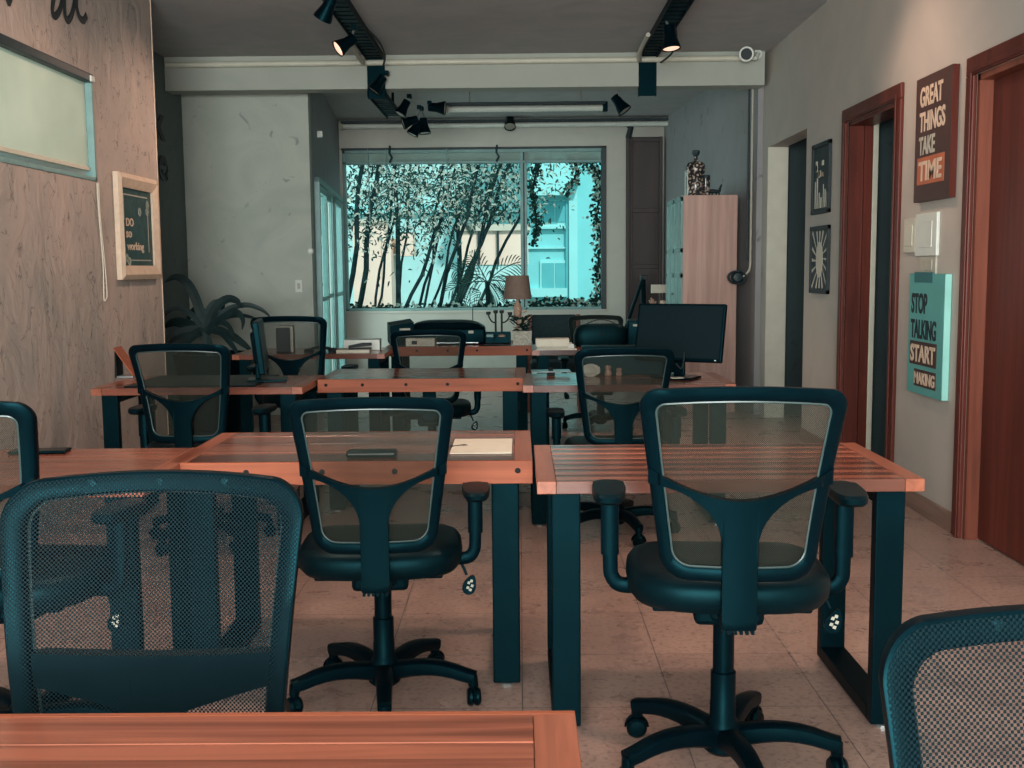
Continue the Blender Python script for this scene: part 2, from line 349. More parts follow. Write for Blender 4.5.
def frame_M(origin, xdir, ydir):
    x = Vector(xdir).normalized(); y = Vector(ydir).normalized(); z = x.cross(y)
    m4 = Matrix((x, y, z)).transposed().to_4x4(); m4.translation = Vector(origin); return m4

# ------------------------------------------------------------------ room shell
ZC = 3.075; XR = 2.10; XL = -2.40; XS = -2.95; YB = 9.40; YW = 13.5
struct(MB().box(-3.4, 4.2, -3.2, 14.0, -0.12, 0.0).build('floor', 'floor'))
struct(MB().box(-3.4, 4.2, -3.2, 13.75, ZC, ZC + 0.15).build('ceiling', 'ceil'))
# left plaster wall with the high window opening
wy0, wy1, wz0, wz1 = 3.70, 6.33, 1.81, 2.405
w = MB()
w.box(XS, XL, -3.0, wy0, 0, ZC); w.box(XS, XL, wy1, 7.41, 0, ZC); w.box(XS, XL, wy0, wy1, 0, wz0); w.box(XS, XL, wy0, wy1, wz1, ZC)
struct(w.build('wall_left', 'pink'))
struct(MB().box(XL - 0.004, XL + 0.004, 7.402, 7.413, 0, ZC, 0.002).build('trim_1', 'letter'))
struct(MB().box(XS - 0.15, XS, 7.41, 9.95, 0, ZC).build('wall_side', 'sidewall_shaded'))
struct(MB().box(XS, 2.06, YB, YB + 0.2, 2.80, ZC).build('trim_2', 'beam'))
struct(MB().box(XS, -1.84, 9.84, 9.95, 0, ZC).build('wall_panel', 'grey'))
# right wall with three openings
w = MB(); XO = XR + 0.15
d3 = (4.30, 5.15, 2.16); d2 = (6.20, 7.13, 2.20); d1 = (8.155, 9.415, 2.29)
for a, b in ((-3.0, d3[0]), (d3[1], d2[0]), (d2[1], d1[0]), (d1[1], 9.62)): w.box(XR, XO, a, b, 0, ZC)
for d in (d1, d2, d3): w.box(XR, XO, d[0], d[1], d[2], ZC)
struct(w.build('wall_right', 'right'))
# dim rooms beyond the doors
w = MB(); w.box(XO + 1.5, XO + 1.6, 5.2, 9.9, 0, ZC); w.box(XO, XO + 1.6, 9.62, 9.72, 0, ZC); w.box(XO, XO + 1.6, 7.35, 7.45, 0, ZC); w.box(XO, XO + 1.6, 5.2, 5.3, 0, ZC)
struct(w.build('wall_beyond', 'unlit_wall'))
struct(MB().box(XR + 0.001, XO + 0.02, d1[1] - 0.012, d1[1] + 0.0, 0, d1[2]).build('trim_3', 'cream'))
# back part: angled side walls
def wall_seg(x0, y0, x1, y1, t, z0, z1, mb):
    d = Vector((x1 - x0, y1 - y0, 0)).normalized(); n = Vector((d.y, -d.x, 0)) * t
    mb.prism([(x0, y0), (x1, y1), (x1 + n.x, y1 + n.y), (x0 + n.x, y0 + n.y)], lambda a, b: Vector((a, b, z0)), lambda a, b: Vector((a, b, z1)))
w = MB(); wall_seg(2.05, 9.60, 1.76, YW, 0.15, 0, ZC, w); struct(w.build('wall_back_right', 'bluewall'))
LB0 = Vector((-1.84, 9.95, 0)); LB1 = Vector((-2.16, YW, 0)); lbd = (LB1 - LB0).normalized(); lbl = (LB1 - LB0).length
def lb(s): p = LB0 + lbd * s; return p.x, p.y
w = MB(); dz = 2.14
wall_seg(*lb(0), *lb(0.16), -0.12, 0, ZC, w); wall_seg(*lb(3.3), *lb(lbl), -0.12, 0, ZC, w); wall_seg(*lb(0.16), *lb(3.3), -0.12, dz, ZC, w)
struct(w.build('wall_back_left', 'bluewall'))
# window wall
hx0, hx1, hz0, hz1 = -2.13, 1.065, 0.79, 2.735
w = MB()
w.box(-2.4, hx0, YW, YW + 0.15, 0, ZC); w.box(hx1, 2.3, YW, YW + 0.15, 0, ZC); w.box(hx0, hx1, YW, YW + 0.15, 0, hz0); w.box(hx0, hx1, YW, YW + 0.15, hz1, ZC)
struct(w.build('wall_back', 'winwall'))
# wall behind the camera with a wide opening added for the fill lamp
w = MB()
w.box(-2.95, -2.2, -3.1, -3.0, 0, ZC); w.box(2.0, 2.25, -3.1, -3.0, 0, ZC); w.box(-2.2, 2.0, -3.1, -3.0, 0, 0.5); w.box(-2.2, 2.0, -3.1, -3.0, 2.8, ZC)
struct(w.build('wall_front', 'right'))
struct(MB().box(XR - 0.014, XR, 5.235, 6.11, 0, 0.10, 0.004).build('baseboard_right', 'basewood'))
struct(MB().box(XR - 0.014, XR, 7.225, 8.15, 0, 0.10, 0.004).build('baseboard_right_far', 'basewood'))
struct(MB().box(XR - 0.014, XR, -3.0, 4.2, 0, 0.10, 0.004).build('baseboard_right_near', 'basewood'))

# left window: frame, blind, cord
wf = struct(empty('window_1', (XL, (wy0 + wy1) / 2, wz0)))
def rel(o): return Vector(o.location)
w = MB(); c = rel(wf)
w.box(-0.05, 0.006, wy0 - c.y, wy1 - c.y, 0, 0.022, 0.003); w.box(-0.05, 0.006, wy1 - 0.025 - c.y, wy1 - c.y, 0, wz1 - c.z, 0.003); w.box(-0.05, 0.006, wy0 - c.y, wy0 + 0.025 - c.y, 0, wz1 - c.z, 0.003)
w.build('frame', 'alu', wf)
MB().box(-0.07, 0.012, wy0 - c.y + 0.02, wy1 - c.y - 0.005, wz1 - c.z - 0.05, wz1 - c.z - 0.002, 0.006).build('head_rail', 'aludark', wf)
MB().box(-0.02, 0.022, wy1 - c.y - 0.06, wy1 - c.y - 0.003, wz1 - c.z - 0.048, wz1 - c.z - 0.012, 0.006).build('end_cap', 'white', wf)
mt, nt, b, o = new_mat('blind_cloth'); L = nt.links.new
tcn = N(nt, 'ShaderNodeTexCoord'); nz = N(nt, 'ShaderNodeTexNoise'); nz.inputs['Scale'].default_value = 3.0; L(tcn.outputs['Object'], nz.inputs['Vector'])
rp = ramp(nt, [(0.3, (0.74, 0.82, 0.72)), (0.7, (0.84, 0.90, 0.80))]); L(nz.outputs['Fac'], rp.inputs['Fac'])
tl = N(nt, 'ShaderNodeBsdfTranslucent'); df = N(nt, 'ShaderNodeBsdfDiffuse'); L(rp.outputs[0], tl.inputs[0]); L(rp.outputs[0], df.inputs[0])
ms = N(nt, 'ShaderNodeMixShader'); ms.inputs[0].default_value = 0.5; L(df.outputs[0], ms.inputs[1]); L(tl.outputs[0], ms.inputs[2]); L(ms.outputs[0], o.inputs['Surface'])
M['blind'] = mt
MB().box(-0.032, -0.029, wy0 - c.y + 0.03, wy1 - c.y - 0.035, 0.075, wz1 - c.z - 0.03).build('roller_blind', 'blind', wf)
MB().box(-0.045, -0.018, wy0 - c.y + 0.03, wy1 - c.y - 0.035, 0.055, 0.078, 0.004).build('bottom_rail', 'paper', wf)
cp = [aX(97, 183, XL + 0.012), aX(99, 215, XL + 0.012), aX(103, 262, XL + 0.012), aX(104, 298, XL + 0.012), aX(106, 299, XL + 0.012), aX(107, 292, XL + 0.012), aX(104, 255, XL + 0.012), aX(100, 215, XL + 0.012), aX(98.5, 183, XL + 0.012)]
MB().tube([p - c for p in smooth_path(cp, 4)], 0.0035, 5).build('pull_cord', 'paper', wf)
MB().box(-0.52, -0.515, wy0 - c.y, wy1 - c.y, 0, wz1 - c.z).build('pane', 'glass', wf)

# ------------------------------------------------------------------ doors of the right wall
def casing(mb, y0, y1, ztop, wd=0.085, th=0.022):
    mb.box(XR - th, XR, y0 - wd, y0, 0, ztop, 0.006); mb.box(XR - th, XR, y1, y1 + wd, 0, ztop, 0.006); mb.box(XR - th, XR, y0 - wd, y1 + wd, ztop, ztop + wd, 0.006)
    mb.box(XR - th - 0.008, XR - th, y0 - 0.03, y0 - 0.008, 0, ztop + 0.02, 0.003); mb.box(XR - th - 0.008, XR - th, y1 + 0.008, y1 + 0.03, 0, ztop + 0.02, 0.003); mb.box(XR - th - 0.008, XR - th, y0 - 0.03, y1 + 0.03, ztop + 0.008, ztop + 0.03, 0.003)
dr = struct(empty('door_1', (XR, 0, 0)))
w = MB(); casing(w, d3[0], d3[1], d3[2])
w2 = MB(); w2.box(XR, XR + 0.07, d3[1] - 0.03, d3[1], 0, d3[2]); w2.box(XR, XR + 0.07, d3[0], d3[0] + 0.03, 0, d3[2]); w2.box(XR, XR + 0.07, d3[0], d3[1], d3[2] - 0.03, d3[2])
for mb, nm, mtn in ((w, 'door_frame', 'redwood'), (w2, 'jamb', 'redtrim')):
    o = mb.build(nm, mtn, dr); o.location = (-XR, 0, 0)
o = MB().box(XR + 0.06, XR + 0.1, d3[0] + 0.03, d3[1] - 0.03, 0.008, d3[2] - 0.03, 0.004).build('door_leaf', 'redwood', dr); o.location = (-XR, 0, 0)
o = MB().tube([(XR + 0.06, 4.42, 1.02), (XR + 0.01, 4.42, 1.02), (XR + 0.005, 4.44, 1.02), (XR + 0.005, 4.54, 1.02)], 0.010, 8).build('handle', 'chrome', dr, True); o.location = (-XR, 0, 0)
dr = struct(empty('door_2', (XR, 0, 0)))
w = MB(); casing(w, d2[0], d2[1], d2[2])
o = w.build('door_frame', 'redwood', dr); o.location = (-XR, 0, 0)
w2 = MB(); w2.box(XR, XO, d2[1] - 0.025, d2[1], 0, d2[2]); w2.box(XR, XO, d2[0], d2[0] + 0.025, 0, d2[2]); w2.box(XR, XO, d2[0], d2[1], d2[2] - 0.025, d2[2])
w2.box(XR + 0.09, XR + 0.105, d2[1] - 0.05, d2[1] - 0.025, 0, d2[2]);
o = w2.build('jamb', 'redwood', dr); o.location = (-XR, 0, 0)
o = MB().box(XO + 0.001, XO + 0.035, d2[1] - 0.03, d2[1] + 0.08, 0, d2[2] + 0.05, 0.004).build('rear_casing', 'cream', dr); o.location = (-XR, 0, 0)

# ------------------------------------------------------------------ large window
wn = struct(empty('window_2', (0, YW, 0)))
f = MB(); ft = 0.045; y0, y1 = 0.02, 0.10
f.box(hx0, hx1, y0, y1, hz0, hz0 + 0.03, 0.004); f.box(hx0, hx1, y0, y1, hz1 - 0.04, hz1, 0.004); f.box(hx0, hx0 + 0.035, y0, y1, hz0, hz1, 0.004)
f.box(hx0, hx1, y0, y1, hz1 - 0.17, hz1 - 0.14, 0.004)
f.build('frame', 'alu', wn)
MB().box(hx1 - 0.06, hx1, y0 - 0.03, y1, hz0, hz1 + 0.02, 0.004).build('jamb', 'aludark', wn)
MB().box(hx0 - 0.01, hx1, y0 - 0.03, y0 + 0.02, hz1 - 0.005, hz1 + 0.02, 0.004).build('head_rail', 'aludark', wn)
xm = aY(524, 230, YW + 0.06).x
MB().box(xm - 0.042, xm - 0.006, y0 + 0.01, y1 - 0.01, hz0, hz1, 0.004).box(xm + 0.010, xm + 0.040, y0, y1 - 0.02, hz0, hz1 - 0.15, 0.004).build('mullion', 'alu', wn)
MB().box(xm - 0.006, xm + 0.010, y0 + 0.01, y1 - 0.01, hz0, hz1, 0.001).build('mullion_seal', 'aludark', wn)
MB().box(hx0 + 0.03, xm - 0.03, 0.058, 0.062, hz0 + 0.02, hz1 - 0.15).build('pane', 'glass', wn)
MB().box(xm + 0.03, hx1 - 0.05, 0.058, 0.062, hz0 + 0.02, hz1 - 0.15).build('pane', 'glass', wn)
mt2 = glass('hazy_glass', (0.50, 0.60, 0.57), 0.3); M['hazy'] = mt2
nt = mt2.node_tree; ds = N(nt, 'ShaderNodeBsdfDiffuse'); ds.inputs[0].default_value = (0.40, 0.50, 0.46, 1); ms = N(nt, 'ShaderNodeMixShader'); ms.inputs[0].default_value = 0.6
oo = nt.nodes['Material Output']; pv = oo.inputs['Surface'].links[0].from_socket; nt.links.new(pv, ms.inputs[1]); nt.links.new(ds.outputs[0], ms.inputs[2]); nt.links.new(ms.outputs[0], oo.inputs['Surface'])
MB().box(hx0 + 0.03, hx1 - 0.05, 0.058, 0.062, hz1 - 0.145, hz1 - 0.035).build('transom_pane', 'hazy', wn)
MB().box(hx0, hx1, -0.02, 0.02, hz0 - 0.03, hz0, 0.004).build('window_sill', 'winwall', wn)
for px in (368, 447, 386):
    p = aY(px, 160, YW - 0.03); MB().tube([(p.x, -0.03, hz1), (p.x + 0.01, -0.03, hz1 - 0.9 if px != 386 else hz1 - 0.3)], 0.006, 5).build('blind_cord', 'alu', wn)
for px in (390, 497):
    p = aY(px, 148, YW - 0.05)
    MB().tube([(p.x, -0.05, hz1 + 0.04), (p.x - 0.01, -0.05, hz1 - 0.05), (p.x + 0.02, -0.05, hz1 - 0.10), (p.x - 0.01, -0.05, hz1 - 0.16)], 0.014, 6).build('hook', 'aludark', wn)

# ------------------------------------------------------------------ sliding glass door, left of the back part
gd = struct(empty('door_3', LB0))
gd.rotation_euler = (0, 0, math.atan2(lbd.y, lbd.x))
s0, s1 = 0.16, 3.30
f = MB(); f.box(s0, s1, -0.05, 0.08, dz - 0.05, dz, 0.004); f.box(s0, s0 + 0.05, -0.05, 0.08, 0, dz, 0.004); f.box(s1 - 0.05, s1, -0.05, 0.08, 0, dz, 0.004); f.box(s0, s1, -0.05, 0.08, 0, 0.03, 0.004)
f.build('frame', 'alu', gd)
for k in range(3):
    a = s0 + 0.05 + k * 1.02; b_ = a + 1.03
    f = MB(); yy = -0.03 + 0.035 * (k % 2)
    f.box(a, a + 0.07, yy, yy + 0.03, 0.03, dz - 0.05, 0.003); f.box(b_ - 0.07, b_, yy, yy + 0.03, 0.03, dz - 0.05, 0.003); f.box(a, b_, yy, yy + 0.03, 0.03, 0.12, 0.003); f.box(a, b_, yy, yy + 0.03, dz - 0.12, dz - 0.05, 0.003); f.box(a, b_, yy, yy + 0.03, 1.0, 1.04, 0.003)
    sash = f.build('sliding_sash', 'alu', gd)
    MB().box(a + 0.06, b_ - 0.06, yy + 0.012, yy + 0.016, 0.1, dz - 0.1).build('pane', 'glass', sash)

# ------------------------------------------------------------------ tables
TW, TD, TH = 1.055, 0.625, 0.72
def leg_frame(parent, x):
    mb = MB(); hx = 0.040; top = TH - (0.035)
    ya, yb_ = -TD / 2 + 0.03, TD / 2 - 0.03
    mb.box(x - hx, x + hx, ya, ya + 0.042, 0.012, top, 0.004); mb.box(x - hx, x + hx, yb_ - 0.042, yb_, 0.012, top, 0.004)
    mb.box(x - hx, x + hx, ya + 0.04, yb_ - 0.04, 0.012, 0.054, 0.004); mb.box(x - hx, x + hx, ya + 0.04, yb_ - 0.04, top - 0.042, top, 0.004)
    lg = mb.build('leg', 'steel', parent)
    for yy in (ya + 0.02, yb_ - 0.02):
        MB().lathe([(0.020, 0.0), (0.020, 0.008), (0.008, 0.013)], 12, Matrix.Translation((x, yy, 0))).build('foot_pad', 'chrome', lg)
def make_table(kind):
    t = empty('work_table')
    eb = 0.052; th = 0.035
    n = 7 if kind == 'beam' else 14
    pw = TD / n
    mb = MB()
    y_off = 0.012 if kind == 'beam' else 0.0
    y0 = -TD / 2 + y_off; pw = (TD - 2 * y_off) / n
    for i in range(n):
        mb.box(-TW / 2 + eb + 0.0008, TW / 2 - eb - 0.0008, y0 + i * pw + 0.0008, y0 + (i + 1) * pw - 0.0008, TH - th, TH - 0.0006 * (i % 2), 0.0010, 1)
    mb.build('tabletop', 'plank' if kind == 'beam' else 'slat', t)
    for s in (-1, 1):
        mb = MB(); xa = s * TW / 2; xb = s * (TW / 2 - eb)
        mb.box(min(xa, xb), max(xa, xb), -TD / 2 + y_off, TD / 2 - y_off, TH - th, TH, 0.0012, 1); mb.build('end_board', 'endwood', t)
    h = 0.070 if kind == 'beam' else th
    for s in ((-1, 1) if kind == 'beam' else ()):
        mb = MB(); ya = s * TD / 2; yb_ = s * (TD / 2 - y_off + 0.0004)
        mb.box(-TW / 2, TW / 2, min(ya, yb_), max(ya, yb_), TH - h, TH - 0.0003, 0.001, 1)
        rail = mb.build('edge_rail', 'edgewood', t)
        if kind == 'beam':
            for bx in (-0.485, -0.30, -0.08, 0.13, 0.485):
                MB().lathe([(0.0001, 0.0), (0.0085, 0.0), (0.0085, 0.003), (0.005, 0.004)], 12, Matrix.Translation((bx, ya, TH - 0.03)) @ Matrix.Rotation(PI / 2 * (1 if s < 0 else -1), 4, 'X')).build('bolt', 'bolt', rail)
    for s in (-1, 1): leg_frame(t, s * (TW / 2 - 0.080))
    return t
tab = {'beam': make_table('beam'), 'slat': make_table('slat')}
def smooth_planks(t):
    for ch in children(t):
        if ch.name.startswith('tabletop'): ch.material_slots[0].link = 'OBJECT'; ch.material_slots[0].material = M['plank']
    return t
used = set()
def table(kind, x, y, label):
    t = tab[kind] if kind not in used else copy_tree(tab[kind])
    used.add(kind); t.location = (x, y, 0)
    return tag(t, label, 'table', 'work tables in rows')
cR, cM, cL = 0.572, -0.491, -1.59
table('slat', cR, 2.955 + TD / 2, 'striped slat-top wooden table nearest the right wall, before the frontmost doorway')
T2M = table('beam', cM - 0.027, 3.285 + TD / 2, 'thick-edged wooden table carrying a cream sheet and a flat black case')
T2M.scale.x = 1.05
smooth_planks(table('slat', cL + 0.03, 2.955 + TD / 2, 'wooden table partly hidden behind the large mesh backrest, a black phone on it'))
table('beam', cM + 0.006, 0.772 + TD / 2, 'nearest wooden tabletop along the bottom edge of the photo')
smooth_planks(table('slat', cL - 0.02, 5.43 + TD / 2, 'wooden table against the plaster wall, carrying the tilted card stand and edge-on monitor'))
table('beam', cM - 0.03, 5.80 + TD / 2, 'bolted thick-edged wooden table with an empty top, third row from the camera')
table('slat', cR - 0.03, 5.42 + TD / 2, 'wooden table carrying the wide black monitor')
table('slat', -1.46, 7.56 + TD / 2, 'far wooden table beside the sliding glass door and potted plant')
table('beam', -0.455, 8.20 + TD / 2, 'far wooden table carrying the lamp and the wide black printer')
table('slat', 0.615, 7.73 + TD / 2, 'far wooden table carrying the pale flat box, behind the chair before the monitor')

# ------------------------------------------------------------------ office chairs
def surf_y(z, hw_frac):
    """backrest surface: leans back with height, hollow across"""
    t = (z - 0.50) / 0.455
    return -0.240 - 0.075 * t + 0.020 * math.sin(PI * min(max(t, 0), 1)) - 0.034 * (1 - hw_frac ** 2)
WIDE = [False]
def hw(z):
    t = min(max((z - 0.50) / 0.455, 0), 1)
    return (0.212 + 0.030 * t) if WIDE[0] else (0.180 + 0.049 * t ** 0.8)
def outline(inset=0.0, n=14):
    zt, zb, rt, rb = 0.955 - inset, 0.504 + inset, (0.062 if WIDE[0] else 0.042), 0.065
    pts = []
    w_t, w_b = hw(zt) - inset, hw(zb) - inset
    def arc(cx, cz, r, a0, a1):
        for i in range(n + 1):
            a = a0 + (a1 - a0) * i / n
            yield (cx + r * math.cos(a), cz + r * math.sin(a))
    rt_, rb_ = max(0.008, rt - inset * 0.6), max(0.012, rb - inset * 0.6)
    tr = list(arc(w_t - rt_, zt - rt_, rt_, 0, PI / 2)); br = list(arc(w_b - rb_, zb + rb_, rb_, -PI / 2, 0))
    right = []
    za, zc = br[-1][1], tr[0][1]
    for i in range(1, 12):
        z = za + (zc - za) * i / 12; right.append((br[-1][0] + (tr[0][0] - br[-1][0]) * (i / 12), z))
    half = br + right + tr
    top = [(x, zt + 0.008 * (1 - (x / (w_t - rt_)) ** 2)) for x in [(w_t - rt_) * (1 - 2 * i / 16) for i in range(1, 16)]]
    bot = [(x, zb) for x in [-(w_b - rb_) * (1 - 2 * i / 12) for i in range(1, 12)]]
    return half + top + [(-x, z) for x, z in reversed(half)] + bot
def bp(x, z, off=0.0):
    f_ = min(1.15, abs(x) / hw(z)); return Vector((x, surf_y(z, f_) + off, z))
def chair_meshes():
    d = {}
    # frame ring
    o_ = outline(0.0); i_ = outline(0.033); c_ = [((a[0] + b[0]) / 2, (a[1] + b[1]) / 2) for a, b in zip(o_, i_)]
    mb = MB(); rows = []
    for a, b_ in zip(o_, i_):
        row = []
        for j in range(12):
            th = 2 * PI * j / 12
            cx = math.copysign(abs(math.cos(th)) ** 0.42, math.cos(th)); sx = math.copysign(abs(math.sin(th)) ** 0.42, math.sin(th))
            x = (a[0] + b_[0]) / 2 + (a[0] - b_[0]) / 2 * cx; z = (a[1] + b_[1]) / 2 + (a[1] - b_[1]) / 2 * cx
            row.append(bp(x, z, sx * 0.013))
        rows.append(row)
    mb.grid(rows, closed_u=True, closed_v=True); d['frame'] = mb
    # inner bead: thin raised lip on the frame's inside edge
    mb = MB(); lip = outline(0.0345); mb.tube([bp(x, z, -0.008) for x, z in lip], 0.0028, 6, closed=True); d['bead'] = mb
    # mesh sheet on the front
    mb = MB(); big = outline(0.004); rows = []
    n = len(big); cz = 0.745
    for k in range(0, 9):
        s = k / 8
        rows.append([bp(x * s, cz + (z - cz) * s, 0.0145) for x, z in big] if k else [bp(x * 0.001, cz + (z - cz) * 0.001, 0.0145) for x, z in big])
    mb.grid(rows, closed_v=True); d['mesh'] = mb
    # Y-shaped support behind
    mb = MB(); xs = [-0.207 + 0.414 * i / 60 for i in range(61)]
    xs = sorted(set([round(v, 4) for v in xs] + [-0.0405, -0.0395, 0.0395, 0.0405, -0.042, 0.042, -0.044, 0.044, -0.047, 0.047]))
    def zt(x): return (0.672 + 0.016 * (abs(x) / 0.207) ** 1.8) if WIDE[0] else (0.698 + 0.072 * (abs(x) / 0.207) ** 1.8)
    def zb(x):
        a = abs(x)
        if a <= 0.04: return 0.414
        q = (0.207 - a) / 0.167
        return max(0.58, 0.64 - 0.06 * q) if WIDE[0] else 0.732 - 0.008 * q - 0.135 * (1 - math.sqrt(max(0.0, 1 - min(q, 1.0) ** 2)))
    fr, bk = [], []
    for x in xs:
        t_, b_ = zt(x), zb(x); colf, colb = [], []
        for j in range(9):
            z = b_ + (t_ - b_) * j / 8
            thick = 0.026 if abs(x) < 0.18 else 0.018
            y = bp(x, z).y if z > 0.50 else surf_y(0.50, abs(x) / hw(0.50))
            colf.append(Vector((x, y + 0.004, z))); colb.append(Vector((x, y - thick, z)))
        fr.append(colf); bk.append(colb)
    nn = len(xs); V = lambda p: mb.bm.verts.new(p)
    F_ = [[V(p) for p in c_] for c_ in fr]; B_ = [[V(p) for p in c_] for c_ in bk]
    for i in range(nn - 1):
        for j in range(8):
            mb.bm.faces.new((F_[i][j], F_[i + 1][j], F_[i + 1][j + 1], F_[i][j + 1])); mb.bm.faces.new((B_[i][j], B_[i][j + 1], B_[i + 1][j + 1], B_[i + 1][j]))
        mb.bm.faces.new((F_[i][8], F_[i + 1][8], B_[i + 1][8], B_[i][8])); mb.bm.faces.new((F_[i][0], B_[i][0], B_[i + 1][0], F_[i + 1][0]))
    for i in (0, nn - 1):
        for j in range(8): mb.bm.faces.new((F_[i][j], F_[i][j + 1], B_[i][j + 1], B_[i][j]))
    # spine foot running forward under the seat
    mb.box(-0.041, 0.041, -0.298, -0.255, 0.392, 0.432, 0.008); mb.box(-0.036, 0.036, -0.27, -0.05, 0.385, 0.405, 0.006)
    for i in range(6): mb.box(-0.037 + i * 0.013, -0.030 + i * 0.013, -0.296, -0.262, 0.385, 0.395)
    d['yoke'] = mb
    # seat
    mb = MB(); rows = []
    prof = [(0.86, 0.404), (0.94, 0.409), (0.985, 0.424), (1.0, 0.446), (0.99, 0.466), (0.95, 0.480), (0.86, 0.489), (0.6, 0.491), (0.3, 0.488), (0.02, 0.487)]
    for s, z in prof:
        row = []
        for j in range(48):
            th = 2 * PI * j / 48
            ex = 0.62
            x = 0.25 * s * math.copysign(abs(math.cos(th)) ** ex, math.cos(th)); y = 0.235 * s * math.copysign(abs(math.sin(th)) ** ex, math.sin(th))
            drop = -0.022 * max(0, (y - 0.12) / 0.115) ** 2
            row.append(Vector((x, y + 0.0, z + drop)))
        rows.append(row)
    mb.grid(rows, closed_v=True, cap=True); d['seat'] = mb
    mb = MB(); mb.box(-0.19, 0.19, -0.17, 0.19, 0.396, 0.412, 0.006); mb.box(-0.085, 0.085, -0.12, 0.13, 0.345, 0.398, 0.014); mb.box(-0.05, 0.05, -0.17, -0.1, 0.372, 0.412, 0.01)
    d['mech'] = mb
    # lever with a flat paddle
    mb = MB(); mb.tube(smooth_path([(0.08, 0.03, 0.385), (0.17, 0.02, 0.400), (0.235, 0.0, 0.405), (0.252, -0.01, 0.385), (0.262, -0.015, 0.362)]), 0.0045, 6); d['lever'] = mb
    mb = MB(); poly = []
    for j in range(20):
        th = 2 * PI * j / 20; wv = 0.020 + 0.007 * (-math.sin(th))
        poly.append((wv * math.cos(th), 0.032 * math.sin(th)))
    tilt = Matrix.Translation((0.272, -0.018, 0.332)) @ Matrix.Rotation(math.radians(20), 4, 'Y')
    mb.prism(poly, lambda a, b: tilt @ Vector((a, -0.006, b)), lambda a, b: tilt @ Vector((a, 0.006, b))); d['paddle'] = mb
    mb = MB()
    for a, c_ in ((-0.006, 0.006), (0.007, 0.0), (-0.004, -0.010), (0.006, -0.014), (0.0, 0.014)):
        mb.box(a - 0.004, a + 0.004, -0.0075, -0.0055, c_ - 0.004, c_ + 0.004, mat=tilt)
    d['print'] = mb
    mb = MB(); mb.lathe([(0.027, 0.10), (0.027, 0.38)], 20); d['gas'] = mb
    mb = MB(); mb.lathe([(0.040, 0.055), (0.044, 0.075), (0.044, 0.125), (0.036, 0.140), (0.0335, 0.145), (0.0335, 0.185), (0.0322, 0.187), (0.0322, 0.265), (0.028, 0.268)], 24); d['sleeve'] = mb
    # star base
    mb = MB(); mb.lathe([(0.040, 0.052), (0.050, 0.062), (0.050, 0.118), (0.040, 0.128)], 24)
    for k in range(5):
        a = -PI / 2 + 0.06 + k * 2 * PI / 5; dx, dy = math.cos(a), math.sin(a)
        path = []
        for i in range(9):
            s = i / 8; r = 0.03 + 0.262 * s
            path.append((dx * r, dy * r, 0.096 + 0.020 * math.sin(PI * min(1, s * 1.1) * 0.85) - 0.016 * s ** 3))
        mb.tube(path, [1.15 - 0.34 * i / 8 for i in range(9)], 12, sq=(0.026, 0.0235))
        mb.tube([(dx * 0.282, dy * 0.282, 0.092), (dx * 0.288, dy * 0.288, 0.06)], [0.019, 0.015], 10)
    d['base'] = mb
    cs = []
    for k in range(5):
        a = -PI / 2 + 0.06 + k * 2 * PI / 5; dx, dy = math.cos(a), math.sin(a)
        mb = MB(); T = Matrix.Translation((dx * 0.288, dy * 0.288, 0.0285)) @ Matrix.Rotation(a + 0.9 + k, 4, 'Z')
        for s in (-1, 1):
            mb.lathe([(0.006, 0.0), (0.024, 0.001), (0.0283, 0.006), (0.0283, 0.014), (0.022, 0.021), (0.004, 0.022)], 18, T @ Matrix.Rotation(s * PI / 2, 4, 'X'))
        hood = [T @ Vector((0.031 * math.cos(t), 0, 0.031 * math.sin(t) + 0.002)) for t in [PI * i / 10 for i in range(11)]]
        mb.tube(hood, 1.0, 8, sq=(0.010, 0.003)); mb.tube([T @ Vector((0, 0, 0.0)), T @ Vector((0, 0, 0.045))], 0.008, 8)
        cs.append(mb)
    d['casters'] = cs
    return d
def arm_meshes(s, az):
    mb = MB(); pts = [(s * 0.17, -0.02, 0.417), (s * 0.235, -0.02, 0.417), (s * 0.268, -0.02, 0.421), (s * 0.285, -0.02, 0.440), (s * 0.290, -0.02, 0.475), (s * 0.291, -0.02, az - 0.03)]
    mb.tube(smooth_path(pts, 5), 1.0, 12, sq=(0.0155, 0.019)); mb.tube([(s * 0.291, -0.02, 0.50), (s * 0.291, -0.02, az - 0.032)], 1.0, 12, sq=(0.019, 0.023))
    mb.box(s * 0.291 - 0.028, s * 0.291 + 0.028, -0.09, 0.05, az - 0.036, az - 0.026, 0.004)
    pad = MB(); rows = []
    for sc_, z in ((0.86, az - 0.030), (0.98, az - 0.022), (1.0, az - 0.010), (0.93, az - 0.002), (0.6, az), (0.02, az + 0.0005)):
        row = []
        for j in range(28):
            th = 2 * PI * j / 28
            x = 0.043 * sc_ * math.copysign(abs(math.cos(th)) ** 0.6, math.cos(th)); y = 0.118 * sc_ * math.copysign(abs(math.sin(th)) ** 0.6, math.sin(th))
            row.append(Vector((s * 0.294 + x * (1 + 0.9 * (y if y < 0 else 0)), y - 0.02, z - (0.004 if y > 0.08 else 0))))
        rows.append(row)
    pad.grid(rows, closed_v=True, cap=True)
    return mb, pad
protos = {}
